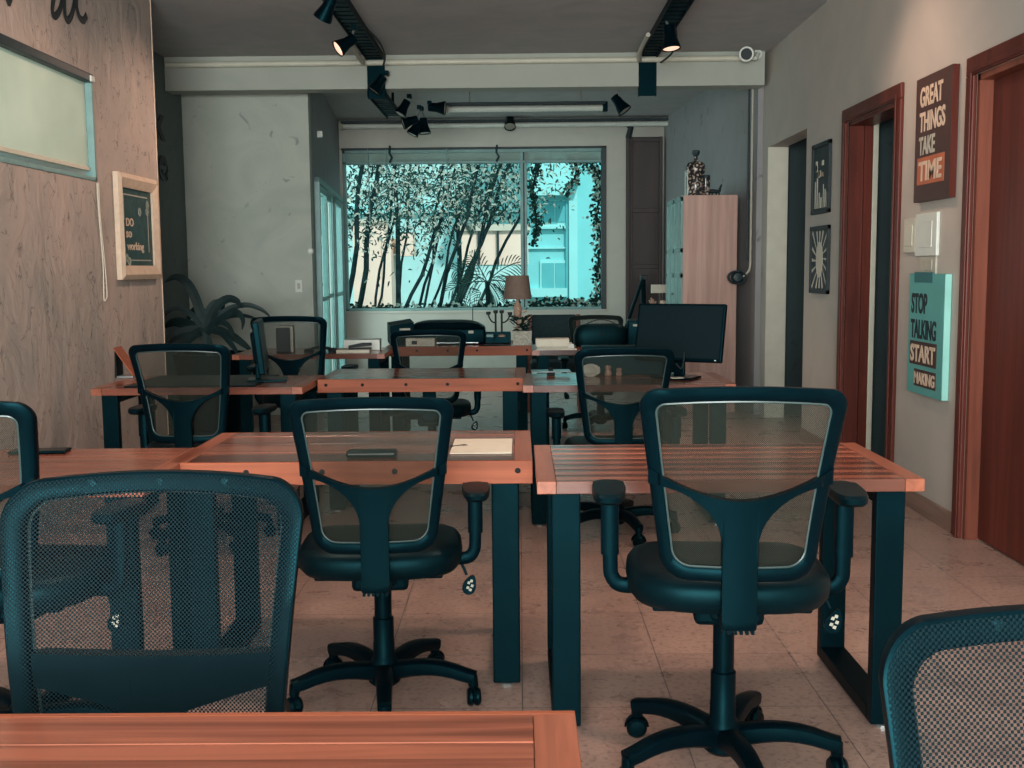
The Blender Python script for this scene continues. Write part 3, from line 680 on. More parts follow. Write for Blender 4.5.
def proto_chair(key, az, bars=True):
    WIDE[0] = az is None
    c = empty('office_chair'); d = chair_meshes()
    fr = d['frame'].build('backrest_frame', 'black', c, True); d['bead'].build('bead', 'bead', fr, True)
    d['mesh'].build('mesh_back', 'mesh' if az is None else 'mesh_back', c, True)
    yk = d['yoke'].build('back_support', 'black', c, True)
    d['seat'].build('seat', 'leather', c, True); d['mech'].build('tilt_mechanism', 'steel', c)
    lv = d['lever'].build('lever', 'steel', c, True); tag(d['paddle'].build('lever_paddle', 'black', lv), 'dark grey paddle with a pale printed pattern')
    o = d['print'].build('paddle_print', 'letterg', lv)
    d['gas'].build('gas_lift', 'black', c, True); d['sleeve'].build('column_sleeve', 'black', c, True)
    st = d['base'].build('star_base', 'black', c, True)
    for mb in d['casters']: mb.build('caster', 'blackgloss', st, True)
    if az is None:
        for bx in (-0.11, 0.0, 0.11):
            p = bp(bx, 0.940, 0.0125); MB().lathe([(0.0001, 0.0005), (0.012, -0.002), (0.0145, -0.004), (0.0145, -0.006)], 12, Matrix.Translation(p) @ Matrix.Rotation(-PI / 2, 4, 'X')).build('bolt', 'leather', fr)
    if az:
        for s in (-1, 1):
            a, pd = arm_meshes(s, az); ar = a.build('armrest', 'black', c, True); pd.build('arm_pad', 'leather', ar, True)
    return c
FIXED = ('star_base', 'column_sleeve')
def chair(key, az, x, y, rz, dz, label, scale=1.0, base_rot=0.0):
    if key not in protos: c = protos[key] = proto_chair(key, az)
    else:
        c = copy_tree(protos[key])
        for ch in children(c): ch.location.z = 0
    c.location = (x, y, 0); c.rotation_euler = (0, 0, rz); c.scale = (scale,) * 3
    for ch in children(c):
        nm = ch.name.split('.')[0]
        if nm not in FIXED: ch.location.z = dz
        if nm == 'star_base': ch.rotation_euler.z = base_rot
    return tag(c, label, 'chair', 'black mesh office chairs')
G = [
 ('low', 0.645, -0.418, 3.225, math.radians(3.5), 0.036, 'black mesh chair at the table with the cream sheet, back to the camera', 0.0),
 ('high', 0.676, 0.517, 2.74, math.radians(-4), 0.076, 'black mesh chair nearest the right wall, flat arm pads on both sides, back to camera', 0.15),
 ('low', 0.645, -1.35, 2.88, math.radians(-4), 0.045, 'black mesh chair whose backrest edge shows at the left edge of the photo', 0.3),
 ('low', 0.645, -1.50, 5.18, math.radians(-3), 0.02, 'black mesh chair at the table beside the plaster wall, back to the camera', 0.7),
 ('low', 0.645, 0.465, 5.30, math.radians(2), -0.025, 'black mesh chair in front of the table with the wide black monitor', 0.2),
 ('low', 0.645, -0.56, 6.92, math.radians(2), -0.025, 'black mesh chair behind the bolted table with an empty top', 0.9),
 ('low', 0.645, -1.34, 6.78, math.radians(-4), 0.07, 'black mesh chair before the far table by the sliding glass door', 0.5),
 ('low', 0.645, 0.645, 8.78, math.radians(183), -0.055, 'black mesh chair facing the camera behind the far table with the pale flat box', 0.1),
 ('front', None, -0.590, 1.43, math.radians(180), 0.012, 'large mesh chair behind the nearest tabletop, facing the camera', 0.2),
 ('front', None, 0.608, 0.83, math.radians(177), -0.036, 'mesh chair cropped by the lower right corner of the photo', 0.2),
]
for i, (key, az, x, y, rz, dzz, lab, br_) in enumerate(G): chair(key, az, x, y, rz, dzz, lab, 0.965 if i == 0 else 1.0, br_)

ac = empty('upholstered_chair', (0.315, 10.1, 0), math.radians(178), 'low dark teal upholstered chair with brown wooden edges below the right half of the window', 'chair')
M['tealcloth'] = plain('dark_teal_cloth', (0.006, 0.028, 0.034), 0.8, 0.2, 40)
mb = MB(); mb.box(-0.215, 0.215, -0.02, 0.05, 0.40, 0.86, 0.025, 3, Matrix.Translation((0, -0.27, 0)) @ Matrix.Rotation(math.radians(6), 4, 'X')); mb.build('backrest', 'tealcloth', ac, True)
MB().box(-0.22, 0.22, -0.22, 0.24, 0.36, 0.45, 0.03, 3).build('seat', 'tealcloth', ac, True)
for s_ in (-1, 1):
    MB().tube([(s_ * 0.235, -0.20, 0.0), (s_ * 0.235, -0.26, 0.42), (s_ * 0.228, -0.315, 0.86)], 1, 8, sq=(0.016, 0.022)).build('rear_leg', 'redtrim', ac, True)
    MB().tube([(s_ * 0.235, 0.22, 0.0), (s_ * 0.235, 0.20, 0.40)], 1, 8, sq=(0.016, 0.02)).build('front_leg', 'redtrim', ac, True)
    MB().tube(smooth_path([(s_ * 0.24, 0.20, 0.40), (s_ * 0.245, 0.19, 0.60), (s_ * 0.245, 0.12, 0.645), (s_ * 0.245, -0.10, 0.64), (s_ * 0.24, -0.28, 0.63)]), 1, 8, sq=(0.018, 0.012)).build('armrest', 'redtrim', ac, True)
# ------------------------------------------------------------------ things on the tables
def slab(name, mat, x, y, z, wx, wy, h, rz=0, bev=0.002, label=None, cat=None, group=None):
    o = MB().box(-wx / 2, wx / 2, -wy / 2, wy / 2, 0, h, bev).build(name, mat); o.location = (x, y, z); o.rotation_euler = (0, 0, rz)
    return tag(o, label, cat, group)
ZT = TH + 0.0006
p0, p1 = aZ(452, 456, TH), aZ(512, 438, TH)
slab('paper_sheet', 'paper', -0.125, (p0.y + p1.y) / 2, ZT, 0.195, 0.29, 0.003, 0, 0.0005, 'cream sheet of paper on the thick-edged table, right of the mesh chair', 'paper')
a = aZ(372, 457, TH)
pc = empty('pencil_case', (a.x, a.y, ZT), 0.03, 'flat black zip case seen through the mesh backrest, on the thick-edged table', 'case')
mb = MB(); mb.box(-0.078, 0.078, -0.030, 0.030, 0, 0.022, 0.009, 3); mb.build('pouch', 'leather', pc, True)
MB().tube([(-0.07, -0.0295, 0.013), (0.07, -0.0295, 0.013)], 0.0022, 6).build('zip', 'chrome', pc)
a = aZ(448, 449, TH)
kc = empty('key_ring', (a.x + 0.0, a.y + 0.03, ZT), 0.5, 'small dark keys beside the cream sheet', 'keys')
MB().tube([(0.015 * math.cos(t), 0.015 * math.sin(t), 0.003) for t in [2 * PI * i / 14 for i in range(14)]], 0.002, 6, closed=True).build('ring', 'ink', kc, True)
MB().box(0.012, 0.055, -0.006, 0.006, 0, 0.004, 0.001).box(0.045, 0.065, -0.012, 0.012, 0, 0.004, 0.001).build('key', 'ink', kc)
a = aZ(40, 452.5, TH)
ph = empty('phone', (a.x, a.y, ZT), 0.1, 'black phone lying flat on the table behind the leftmost chair', 'phone')
MB().box(-0.09, 0.09, -0.036, 0.036, 0, 0.009, 0.004, 3).build('phone_body', 'black', ph); MB().box(-0.083, 0.083, -0.031, 0.031, 0.0088, 0.0098).build('screen', 'blackgloss', ph)
# tilted card stand at the wall
a = aZ(118, 378, TH)
cs = empty('card_stand', (a.x - 0.01, a.y + 0.03, ZT), 0, 'tilted reddish card stand leaning beside the plaster wall', 'card stand')
mb = MB(); mb.prism([(0.0, 0.165), (0.004, 0.168), (0.105, 0.016), (0.101, 0.012)], lambda x, z: Vector((x, -0.06, z)), lambda x, z: Vector((x, 0.06, z))); mb.build('card', 'edgewood', cs)
MB().prism([(0.0, 0.0), (0.012, 0.0), (0.010, 0.150), (0.004, 0.150)], lambda x, z: Vector((x, -0.05, z)), lambda x, z: Vector((x, 0.05, z))).build('easel_back', 'bolt', cs)
MB().box(0, 0.10, -0.05, 0.05, 0, 0.012, 0.002).build('easel_foot', 'chrome', cs)
# edge-on monitor on the left table
a = aZ(265, 381, TH)
def monitor(name, x, y, rz, tilt, wd, ht, stand, label, lowz, base=(0.24, 0.17)):
    t = empty(name, (x, y, ZT), rz, label, 'monitor')
    MB().box(-base[0] / 2, base[0] / 2, -base[1] / 2, base[1] / 2, 0, 0.012, 0.004).build('stand_base', 'blackgloss', t)
    MB().box(-0.03, 0.03, 0.035, 0.06, 0.01, lowz + ht * 0.5, 0.006).build('stand_neck', 'black', t)
    R_ = Matrix.Translation((0, 0.02, lowz)) @ Matrix.Rotation(tilt, 4, 'X')
    sh = MB(); sh.box(-wd / 2, wd / 2, -0.02, 0.012, 0, ht, 0.006, 2, R_); sh.box(-wd * 0.3, wd * 0.3, 0.010, 0.035, ht * 0.2, ht * 0.8, 0.012, 2, R_); s_ = sh.build('screen_housing', 'black', t)
    MB().box(-wd / 2 + 0.012, wd / 2 - 0.012, -0.0215, -0.0195, 0.018, ht - 0.012, 0, 2, R_).build('screen', 'screen', s_)
    MB().box(wd / 2 - 0.035, wd / 2 - 0.026, -0.0218, -0.0195, 0.006, 0.012, 0, 2, R_).build('power_light', 'white', s_)
    return t
M['screen'] = plain('dark_screen', (0.003, 0.011, 0.015), 0.4, 0.06, 4, spec=0.12)
monitor('monitor', a.x + 0.01, a.y + 0.02, math.radians(100), math.radians(-6), 0.44, 0.27, 1, 'slim black monitor turned edge-on in front of the chair by the glass door', 0.05, (0.20, 0.20))
a = aZ(688, 376, TH)
mo = monitor('monitor', 0.815, 5.72, math.radians(-30), math.radians(-13), 0.485, 0.305, 1, 'wide black monitor in front of the wooden cabinet', 0.085, (0.22, 0.17))
o = slab('card', 'paper', 0.80, 5.60, ZT + 0.0125, 0.065, 0.05, 0.004, 0.3, 0.001, 'small cream card lying on the foot of the wide monitor', 'card')
cb = MB().tube(smooth_path([(0.855, 5.70, 0.86), (0.85, 5.69, 0.81), (0.835, 5.68, 0.775), (0.81, 5.69, 0.80)]), 0.004, 6).build('cable', 'ink', None, True); tag(cb, 'thin black cable looping below the wide monitor', 'cable')
# right side third row clutter
a = aZ(551, 376, TH)
tr = empty('laptop_stand', (a.x, a.y + 0.02, ZT), 0.05, 'low pale laptop riser left of the chair in front of the wide monitor', 'stand')
MB().box(-0.105, 0.105, -0.06, 0.07, 0.022, 0.027, 0.002).build('tray', 'chrome', tr)
MB().box(-0.02, 0.02, -0.03, 0.04, 0, 0.024, 0.003).build('foot', 'bolt', tr); MB().box(-0.012, 0.012, -0.01, 0.05, 0.026, 0.04, 0.004).build('clip', 'bolt', tr)
for px, hgt, wd in ((609, 0.055, 0.04), (620, 0.042, 0.035)):
    a = aZ(px, 377, TH)
    prf = [(wd * 0.35, 0), (wd * 0.5, 0.006), (wd * 0.42, hgt * 0.45), (wd * 0.3, hgt * 0.6), (wd * 0.46, hgt * 0.8), (wd * 0.3, hgt), (0.001, hgt)]
    o = MB().lathe(prf, 16).build('figurine', 'skin', None, True); o.location = (a.x, a.y + 0.06, ZT)
    tag(o, ('taller' if px == 609 else 'shorter') + ' small pinkish figurine behind the chair in front of the wide monitor', 'figurine', 'figurines on the monitor table')
a = aZ(588, 376, TH)
pcn = empty('pine_cone', (a.x + 0.01, a.y - 0.02, ZT), 0.2, 'pale scaly cone ornament on the table left of the pinkish figurines', 'ornament')
mb = MB(); R_ = Matrix.Translation((0, 0, 0.032)) @ Matrix.Rotation(PI / 2, 4, 'Y')
mb.lathe([(0.004, -0.05), (0.022, -0.04), (0.028, -0.015), (0.02, 0.02), (0.004, 0.05)], 14, R_)
mb.build('core', 'letterg', pcn, True)
mb = MB()
for i in range(9):
    for j in range(9):
        t = -0.045 + 0.09 * i / 8; r = 0.006 + 0.026 * math.sin(PI * (0.12 + 0.8 * (1 - i / 8))) ; an = 2 * PI * (j + 0.5 * (i % 2)) / 9
        p = R_ @ Vector((r * math.cos(an), r * math.sin(an), t)); mb.box(p.x - 0.006, p.x + 0.006, p.y - 0.004, p.y + 0.004, p.z - 0.0035, p.z + 0.0035)
mb.build('scales', 'paper', pcn)
# hanging white cable below the bolted table
pts = [aY(503, 391, 6.05), aY(509, 397, 6.05), aY(512, 405, 6.05), aY(512, 420, 6.05), aY(512, 445, 6.05)]
cb = empty('power_cable', (pts[0].x, 6.05, 0), 0, 'pale cable with dark plug hanging below the bolted table', 'cable')
q = [p - Vector(cb.location) for p in smooth_path(pts, 4)]
q.append(Vector((0.05, 0.02, 0.012)))
MB().tube(q, 0.007, 8).build('lead', 'paper', cb, True)
p = aY(513, 404, 6.05) - Vector(cb.location); MB().box(p.x + 0.002, p.x + 0.035, p.y - 0.015, p.y + 0.015, p.z - 0.035, p.z + 0.012, 0.006).build('plug', 'ink', cb)

slab('black_sheet', 'leather', -1.66, 5.755, ZT, 0.66, 0.56, 0.006, 0, 0.002, 'flat black sheet added for a dark area behind the chair at the plaster wall', 'sheet')  # sheet added to stand for a dark area of unknown cause
cr = empty('black_box', (0.555, 5.975, ZT), 0, 'black box added for a dark area behind the pinkish figurines on the wide monitor table', 'crate')  # box added in place of an unidentified dark area
mb = MB(); mb.box(-0.215, 0.215, -0.06, -0.052, 0, 0.15, 0.002); mb.box(-0.215, 0.215, 0.052, 0.06, 0, 0.15, 0.002); mb.box(-0.215, -0.207, -0.052, 0.052, 0, 0.15, 0.002); mb.box(0.207, 0.215, -0.052, 0.052, 0, 0.15, 0.002); mb.box(-0.207, 0.207, -0.052, 0.052, 0, 0.008)
mb.build('box_body', 'leather', cr); MB().box(-0.22, 0.22, -0.065, 0.065, 0.135, 0.155, 0.004).build('lid', 'black', cr)
bgp = empty('shoulder_bag', (0.60, 8.12, ZT), 0.06, 'black shoulder bag on the far table left of the upright machine', 'bag')
mb = MB(); rows = []
for z_, k in ((0.0, 0.92), (0.015, 1.0), (0.08, 1.02), (0.13, 0.94), (0.155, 0.80), (0.165, 0.55)):
    rows.append([Vector((0.20 * k * math.copysign(abs(math.cos(t)) ** 0.5, math.cos(t)), 0.075 * k * math.copysign(abs(math.sin(t)) ** 0.6, math.sin(t)), z_)) for t in [2 * PI * j_ / 28 for j_ in range(28)]])
mb.grid(rows, closed_v=True, cap=True); mb.build('bag_body', 'leather', bgp, True)
MB().tube(bez((-0.12, 0, 0.155), (0.0, 0, 0.235), (0.12, 0, 0.155), 12), 1, 8, sq=(0.010, 0.004)).build('handle', 'ink', bgp, True)
MB().box(-0.012, 0.012, -0.083, -0.076, 0.085, 0.10, 0.003).build('buckle', 'bolt', bgp)
# far-left table
slab('storage_box', 'white', -1.14, 7.97, ZT, 0.26, 0.16, 0.075, 0.05, 0.003, 'long pale box at the back of the far table by the glass door', 'box')
slab('paper_stack', 'paper', -1.17, 7.73, ZT, 0.23, 0.20, 0.022, 0.08, 0.001, 'short stack of pale paper on the far table by the glass door', 'paper')
st = empty('stapler', (-1.12, 7.70, ZT + 0.0222), 0.25, 'black stapler lying on the stack of pale paper', 'stapler')
MB().box(-0.08, 0.08, -0.016, 0.016, 0, 0.010, 0.003).build('stapler_base', 'ink', st)
mb = MB(); mb.prism([(-0.08, 0.010), (0.08, 0.024), (0.08, 0.042), (0.02, 0.044), (-0.08, 0.026)], lambda x, z: Vector((x, -0.014, z)), lambda x, z: Vector((x, 0.014, z))); mb.build('stapler_arm', 'ink', st)
hp = empty('headset', (-1.40, 7.72, ZT), 0.3, 'black headset beside the paper stack on the far table by the glass door', 'headset')
MB().tube([(0.08 * math.cos(t), 0.07 * math.sin(t), 0.015 + 0.015 * math.sin(t)) for t in [PI * i / 12 for i in range(13)]], 0.010, 8).build('headband', 'ink', hp, True)
for s in (-1, 1): MB().lathe([(0.001, 0), (0.035, 0.002), (0.038, 0.014), (0.026, 0.03), (0.001, 0.032)], 16, Matrix.Translation((s * 0.085, -0.01, 0))).build('ear_cup', 'ink', hp, True)
bx = empty('speaker_box', (-1.665, 7.80, ZT), 0.12, 'black upright box with pale edges, seen through the chair by the glass door', 'speaker')
MB().box(-0.06, 0.06, -0.06, 0.08, 0, 0.185, 0.004).build('cabinet', 'letterg', bx); MB().box(-0.058, 0.040, -0.066, -0.058, 0.0, 0.176, 0.003).build('front', 'ink', bx)
# far middle table: printer, black machine, card box, lamp, plant pot, organiser, candle holder
pr = empty('printer', (-0.565, 8.56, ZT), 0.02, 'wide black printer on the far table below the big window', 'printer')
mb = MB(); mb.box(-0.30, 0.30, -0.15, 0.15, 0, 0.125, 0.018, 3); mb.build('printer_body', 'black', pr, True)
mb = MB(); rows = []
for i in range(13):
    u = -1 + 2 * i / 12
    rows.append([Vector((0.295 * u, y_, 0.125 + 0.058 * (1 - abs(u) ** 5) * h_)) for y_, h_ in ((-0.15, 0.0), (-0.13, 0.75), (-0.08, 0.95), (0.05, 1.0), (0.14, 0.9), (0.15, 0.0))])
mb.grid(rows, closed_v=True, cap=True); mb.build('printer_lid', 'black', pr, True)
MB().box(-0.25, 0.25, -0.20, -0.145, 0.012, 0.020, 0.002).build('paper_tray', 'chrome', pr)
mb = MB(); mb.box(-0.02, 0.02, -0.154, -0.149, 0.085, 0.10); mb.box(0.17, 0.21, -0.154, -0.149, 0.085, 0.105); mb.build('display', 'letterg', pr)
MB().tube([(0.20, 0.08, 0.17), (0.20, 0.085, 0.27)], 0.004, 6).build('aerial', 'ink', pr)
b2 = empty('receipt_printer', (-0.915, 8.45, ZT), 0.25, 'small black machine with slanted top beside the wide printer', 'printer')
mb = MB(); mb.prism([(-0.09, 0), (0.09, 0), (0.09, 0.175), (-0.09, 0.15)], lambda x, z: Vector((z * 0 + x, -0.09, z)), lambda x, z: Vector((x, 0.09, z + 0.02))); mb.build('printer_body', 'black', b2)
MB().box(-0.02, 0.06, -0.094, -0.088, 0.115, 0.13).build('label_plate', 'letterg', b2)
cbx = empty('card_box', (-0.755, 8.32, ZT), -0.08, 'pale cardboard box with a dark square, in front of the wide printer', 'box')
MB().box(-0.10, 0.12, -0.05, 0.05, 0, 0.058, 0.002).build('carton', 'paper', cbx); MB().box(-0.055, -0.015, -0.0515, -0.0495, 0.012, 0.040).build('sticker', 'ink', cbx)
MB().prism([(0.0, 0.058), (0.022, 0.058), (0.06, 0.004), (0.036, 0.004)], lambda x, z: Vector((x - 0.03, -0.052, z)), lambda x, z: Vector((x - 0.03, -0.0495, z))).build('flap', 'letter', cbx)
lx, ly = aY(517.5, 300, 8.62).x, 8.66
lp = empty('table_lamp', (lx, ly, ZT), 0, 'table lamp with a taupe cone shade against the big window', 'lamp')
zt_, zb_ = aY(517, 275.5, ly).z - ZT, aY(517, 299, ly).z - ZT
rt_, rb_ = 11.3 * ly / FPX, 14.2 * ly / FPX
MB().lathe([(rb_, zb_), (rt_, zt_), (rt_ - 0.003, zt_), (rb_ - 0.003, zb_)], 32, cap=False).build('lamp_shade', 'shade', lp, True)
MB().lathe([(0.05, 0), (0.05, 0.012), (0.014, 0.02), (0.012, zb_ * 0.45), (0.03, zb_ * 0.62), (0.034, zb_ * 0.8), (0.012, zb_ * 0.95), (0.012, zb_ + 0.05)], 18).build('lamp_base', 'skin', lp, True)
M['letterg2'] = plain('woven_grey', (0.36, 0.35, 0.29), 0.8, 0.35, 60)
pt = empty('potted_succulent', (aY(522, 340, 8.40).x, 8.36, ZT), 0, 'succulent in a square woven grey pot below the lamp', 'plant')
MB().prism([(-0.075, -0.075), (0.075, -0.075), (0.075, 0.075), (-0.075, 0.075)], lambda a, b: Vector((a * 0.9, b * 0.9, 0)), lambda a, b: Vector((a, b, 0.105))).build('pot', 'letterg2', pt)
mb = MB()
for i in range(64):
    an = random.uniform(0, 2 * PI); r0 = random.uniform(0, 0.05); z0 = 0.095 + random.uniform(0, 0.10)
    ln = random.uniform(0.04, 0.085); d = Vector((math.cos(an), math.sin(an), random.uniform(-0.1, 0.9))).normalized()
    p = Vector((r0 * math.cos(an), r0 * math.sin(an), z0)); mb.blade([p, p + d * ln * 0.35, p + d * ln * 0.7 + Vector((0, 0, 0.004)), p + d * ln], 0.028, fold=0.5)
mb.build('leaves', 'leafdark', pt)
mb = MB()
for i in range(26):
    an = random.uniform(0, 2 * PI); r0 = random.uniform(0, 0.045); z0 = 0.11 + random.uniform(0, 0.14); ln = random.uniform(0.03, 0.06)
    d = Vector((math.cos(an), math.sin(an), random.uniform(0, 0.9))).normalized(); p = Vector((r0 * math.cos(an), r0 * math.sin(an), z0)); mb.blade([p, p + d * ln * 0.4, p + d * ln * 0.75, p + d * ln], 0.024, fold=0.5)
tag(mb.build('pale_leaves', 'letter', pt), 'pale dry leaves')
og = empty('desk_organiser', (aY(498, 338, 8.55).x, 8.55, ZT), 0, 'black open desk organiser box left of the square pot', 'organiser')
mb = MB(); mb.box(-0.10, 0.10, -0.06, -0.054, 0, 0.05); mb.box(-0.10, 0.10, 0.054, 0.06, 0, 0.085); mb.box(-0.10, -0.094, -0.06, 0.06, 0, 0.085); mb.box(0.094, 0.10, -0.06, 0.06, 0, 0.085); mb.box(-0.10, 0.10, -0.06, 0.06, 0, 0.006); mb.box(-0.03, -0.025, -0.06, 0.06, 0, 0.07)
mb.build('box', 'black', og)
mb = MB(); mb.box(-0.09, -0.035, -0.04, 0.05, 0.006, 0.07, 0.004); tag(mb.build('notepad', 'alu', og), 'pale green block'); 
mb = MB(); mb.lathe([(0.02, 0.01), (0.03, 0.05), (0.028, 0.06), (0.01, 0.068)], 16, Matrix.Translation((0.03, 0, 0))); mb.build('ball', 'skin', og, True)
ch = empty('candle_holder', (aY(498, 328, 8.70).x, 8.70, ZT), 0, 'black branched candle holder standing behind the organiser box', 'candle holder')
mb = MB(); mb.lathe([(0.05, 0), (0.05, 0.008), (0.01, 0.014)], 16)
for x_ in (-0.018, 0.03): mb.tube([(x_, 0, 0.01), (x_, 0, 0.225)], 0.008, 8)
mb.tube(bez((-0.018, 0, 0.15), (-0.06, 0, 0.15), (-0.075, 0, 0.215)), 0.006, 8); mb.tube(bez((0.03, 0, 0.15), (0.075, 0, 0.15), (0.095, 0, 0.21)), 0.006, 8)
mb.build('stem', 'ink', ch, True)
for x_, z_ in ((-0.018, 0.22), (0.03, 0.22), (-0.075, 0.21), (0.095, 0.205)):
    MB().lathe([(0.004, 0), (0.017, 0.006), (0.019, 0.028), (0.015, 0.028), (0.002, 0.012)], 14, Matrix.Translation((x_, 0, z_))).build('candle_cup', 'ink', ch, True)
pn = MB().tube([(-0.06, 0, 0.006), (0.05, 0, 0.006), (0.07, 0, 0.006)], [0.006, 0.006, 0.001], 8).build('pen', 'ink', None, True); pn.location = (aZ(492, 345, TH).x, 8.27, ZT); pn.rotation_euler = (0, 0, 0.1); tag(pn, 'black pen near the front edge of the far table with the lamp', 'pen')
# far right table
pb = empty('flat_box', (0.235, 7.93, ZT), 0.0, 'pale flat box on white paper, right of the square pot', 'box')
MB().box(-0.12, 0.12, -0.07, 0.07, 0.018, 0.072, 0.003).build('lid', 'paper', pb); MB().box(-0.11, 0.11, -0.065, 0.065, 0, 0.018, 0.002).build('tray', 'letterg', pb)
slab('paper_stack', 'white', 0.26, 7.81, ZT, 0.29, 0.10, 0.004, 0.0, 0.0005, 'white paper lying before the pale flat box', 'paper')
tp = empty('tape_dispenser', (0.365, 7.90, ZT), 0.1, 'small white tape dispenser beside the pale flat box', 'tape')
mb = MB(); mb.prism([(-0.028, 0), (0.028, 0), (0.022, 0.03), (-0.01, 0.034), (-0.028, 0.02)], lambda x, z: Vector((x, -0.012, z)), lambda x, z: Vector((x, 0.012, z))); mb.build('body', 'white', tp)
MB().lathe([(0.006, -0.008), (0.015, -0.008), (0.015, 0.008), (0.006, 0.008)], 14, Matrix.Translation((0, 0, 0.03)) @ Matrix.Rotation(PI / 2, 4, 'X')).build('roll', 'letterg', tp, True)
m2 = empty('label_printer', (0.92, 8.10, ZT), -0.05, 'black upright machine with pale labels left of the wide monitor', 'printer')
MB().box(-0.13, 0.15, -0.10, 0.10, 0, 0.195, 0.012, 3).build('printer_body', 'black', m2, True)
MB().box(-0.09, -0.03, -0.104, -0.098, 0.15, 0.165).box(-0.035, -0.02, -0.104, -0.098, 0.155, 0.17).build('label_plate', 'letterg', m2); MB().box(-0.08, -0.01, -0.104, -0.098, 0.07, 0.09).build('button_panel', 'steel', m2)

# ------------------------------------------------------------------ potted strap-leaf plant
pp = empty('potted_plant', (-2.38, 8.45, 0), 0, 'dark strap-leaved plant in the shaded corner behind the plaster wall', 'plant')
MB().lathe([(0.20, 0), (0.22, 0.02), (0.28, 0.62), (0.29, 0.64), (0.29, 0.67), (0.27, 0.67), (0.26, 0.60), (0.001, 0.60)], 28).build('planter', 'black', pp, True)
base = Vector((0, 0, 0.62))
LV = [([(205, 332), (198, 305), (188, 284), (176, 277), (165, 282)], 0.0, 0.10), ([(204, 333), (192, 315), (178, 308), (166, 313), (161, 325)], -0.15, 0.06), ([(203, 333), (190, 326), (175, 322), (163, 328)], 0.1, 0.12),
      ([(206, 332), (210, 312), (216, 304), (222, 305), (222, 312)], 0.1, 0.10), ([(207, 332), (216, 308), (228, 299), (238, 302), (238, 309)], -0.1, 0.09), ([(207, 333), (224, 312), (245, 305), (262, 310), (272, 319)], 0.05, 0.06),
      ([(206, 333), (222, 318), (236, 312), (243, 320), (242, 330)], -0.2, 0.07), ([(207, 334), (220, 322), (230, 328), (236, 342)], -0.25, 0.06), ([(207, 334), (224, 318), (246, 316), (262, 322)], 0.2, 0.05),
      ([(205, 333), (215, 330), (232, 336), (246, 346), (252, 352)], -0.15, 0.09), ([(204, 334), (188, 332), (172, 338), (164, 350)], -0.1, 0.12), ([(206, 334), (220, 332), (232, 345), (240, 358)], -0.3, 0.07), ([(204, 334), (196, 334), (186, 344), (180, 356)], -0.3, 0.09), ([(205, 333), (200, 318), (196, 310), (190, 316), (184, 330)], 0.25, 0.08), ([(206, 333), (212, 322), (206, 312), (203, 308)], 0.0, 0.05)]
for pl, dy, wd in LV:
    n = len(pl); wp = [base + Vector((0, 0, 0))] + [aY(x, y, 8.45 + dy * i / (n - 1)) - Vector(pp.location) for i, (x, y) in enumerate(pl)]
    mb = MB(); mb.blade(smooth_path(wp, 4), wd * 0.75, (0.2, -1, 0.15), 0.35); mb.build('leaf', 'plantleaf', pp, True)

# ------------------------------------------------------------------ wall items, left
pic = empty('picture_frame', (XL, 6.94, 1.25), 0, 'cream-framed dark chalkboard print on the left plaster wall', 'picture')
py0, py1, pz1 = -0.355, 0.355, 0.64
mb = MB(); fw_ = 0.085
def frame_ring(mb, y0, y1, z0, z1, fw_, x0, x1, x2):
    o_ = [(y0, z0), (y1, z0), (y1, z1), (y0, z1)]; i_ = [(y0 + fw_, z0 + fw_), (y1 - fw_, z0 + fw_), (y1 - fw_, z1 - fw_), (y0 + fw_, z1 - fw_)]
    mid = [(y0 + fw_ * .35, z0 + fw_ * .35), (y1 - fw_ * .35, z0 + fw_ * .35), (y1 - fw_ * .35, z1 - fw_ * .35), (y0 + fw_ * .35, z1 - fw_ * .35)]
    rows = []
    for k in range(4):
        rows.append([Vector((0, *o_[k])), Vector((x0, *o_[k])), Vector((x1, *mid[k])), Vector((x2, *i_[k])), Vector((0, *i_[k]))])
    mb.grid(rows, closed_u=True, closed_v=True)
frame_ring(mb, py0, py1, 0, pz1, fw_, 0.03, 0.045, 0.025); mb.build('frame', 'letter', pic)
pbd = MB().box(0.002, 0.012, py0 + fw_ - 0.005, py1 - fw_ + 0.005, fw_ - 0.005, pz1 - fw_ + 0.005).build('print', plain('chalkboard', (0.018, 0.042, 0.040), 0.5, 0.5, 16), pic)
def TM(y, z): return frame_M((0.0125, y, z), (0, 1, 0), (0, 0, 1))
text_mesh('lettering', 'DO', 'letter', pbd, TM(-0.20, 0.325), 0.13, 0.05, 0.002)
text_mesh('lettering', 'so', 'letter', pbd, TM(-0.21, 0.255), 0.10, 0.04, 0.002)
text_mesh('lettering', 'working', 'letter', pbd, TM(-0.20, 0.165), 0.30, 0.065, 0.002)
mb = MB()
for a, b_, c_, d_ in ((-0.23, 0.20, 0.512, 0.52), (-0.16, 0.23, 0.115, 0.122), (-0.232, -0.225, 0.36, 0.52), (0.195, 0.202, 0.17, 0.50)): mb.box(0.0122, 0.0135, a, b_, c_, d_)
mb.build('ruled_border', 'letterg', pbd)
mb = MB()
for cy, cz_ in ((0.20, 0.47), (0.19, 0.43), (-0.21, 0.13), (-0.17, 0.11), (0.05, 0.42)):
    for k in range(7):
        an = 2 * PI * k / 7; p = Vector((0.0125, cy, cz_)); d = Vector((0, math.cos(an), math.sin(an))) * 0.03
        mb.box(0.0122, 0.0140, cy + d.y * .6 - 0.009, cy + d.y * .6 + 0.009, cz_ + d.z * .6 - 0.009, cz_ + d.z * .6 + 0.009)
mb.build('flower_drawing', 'leafpale', pbd)
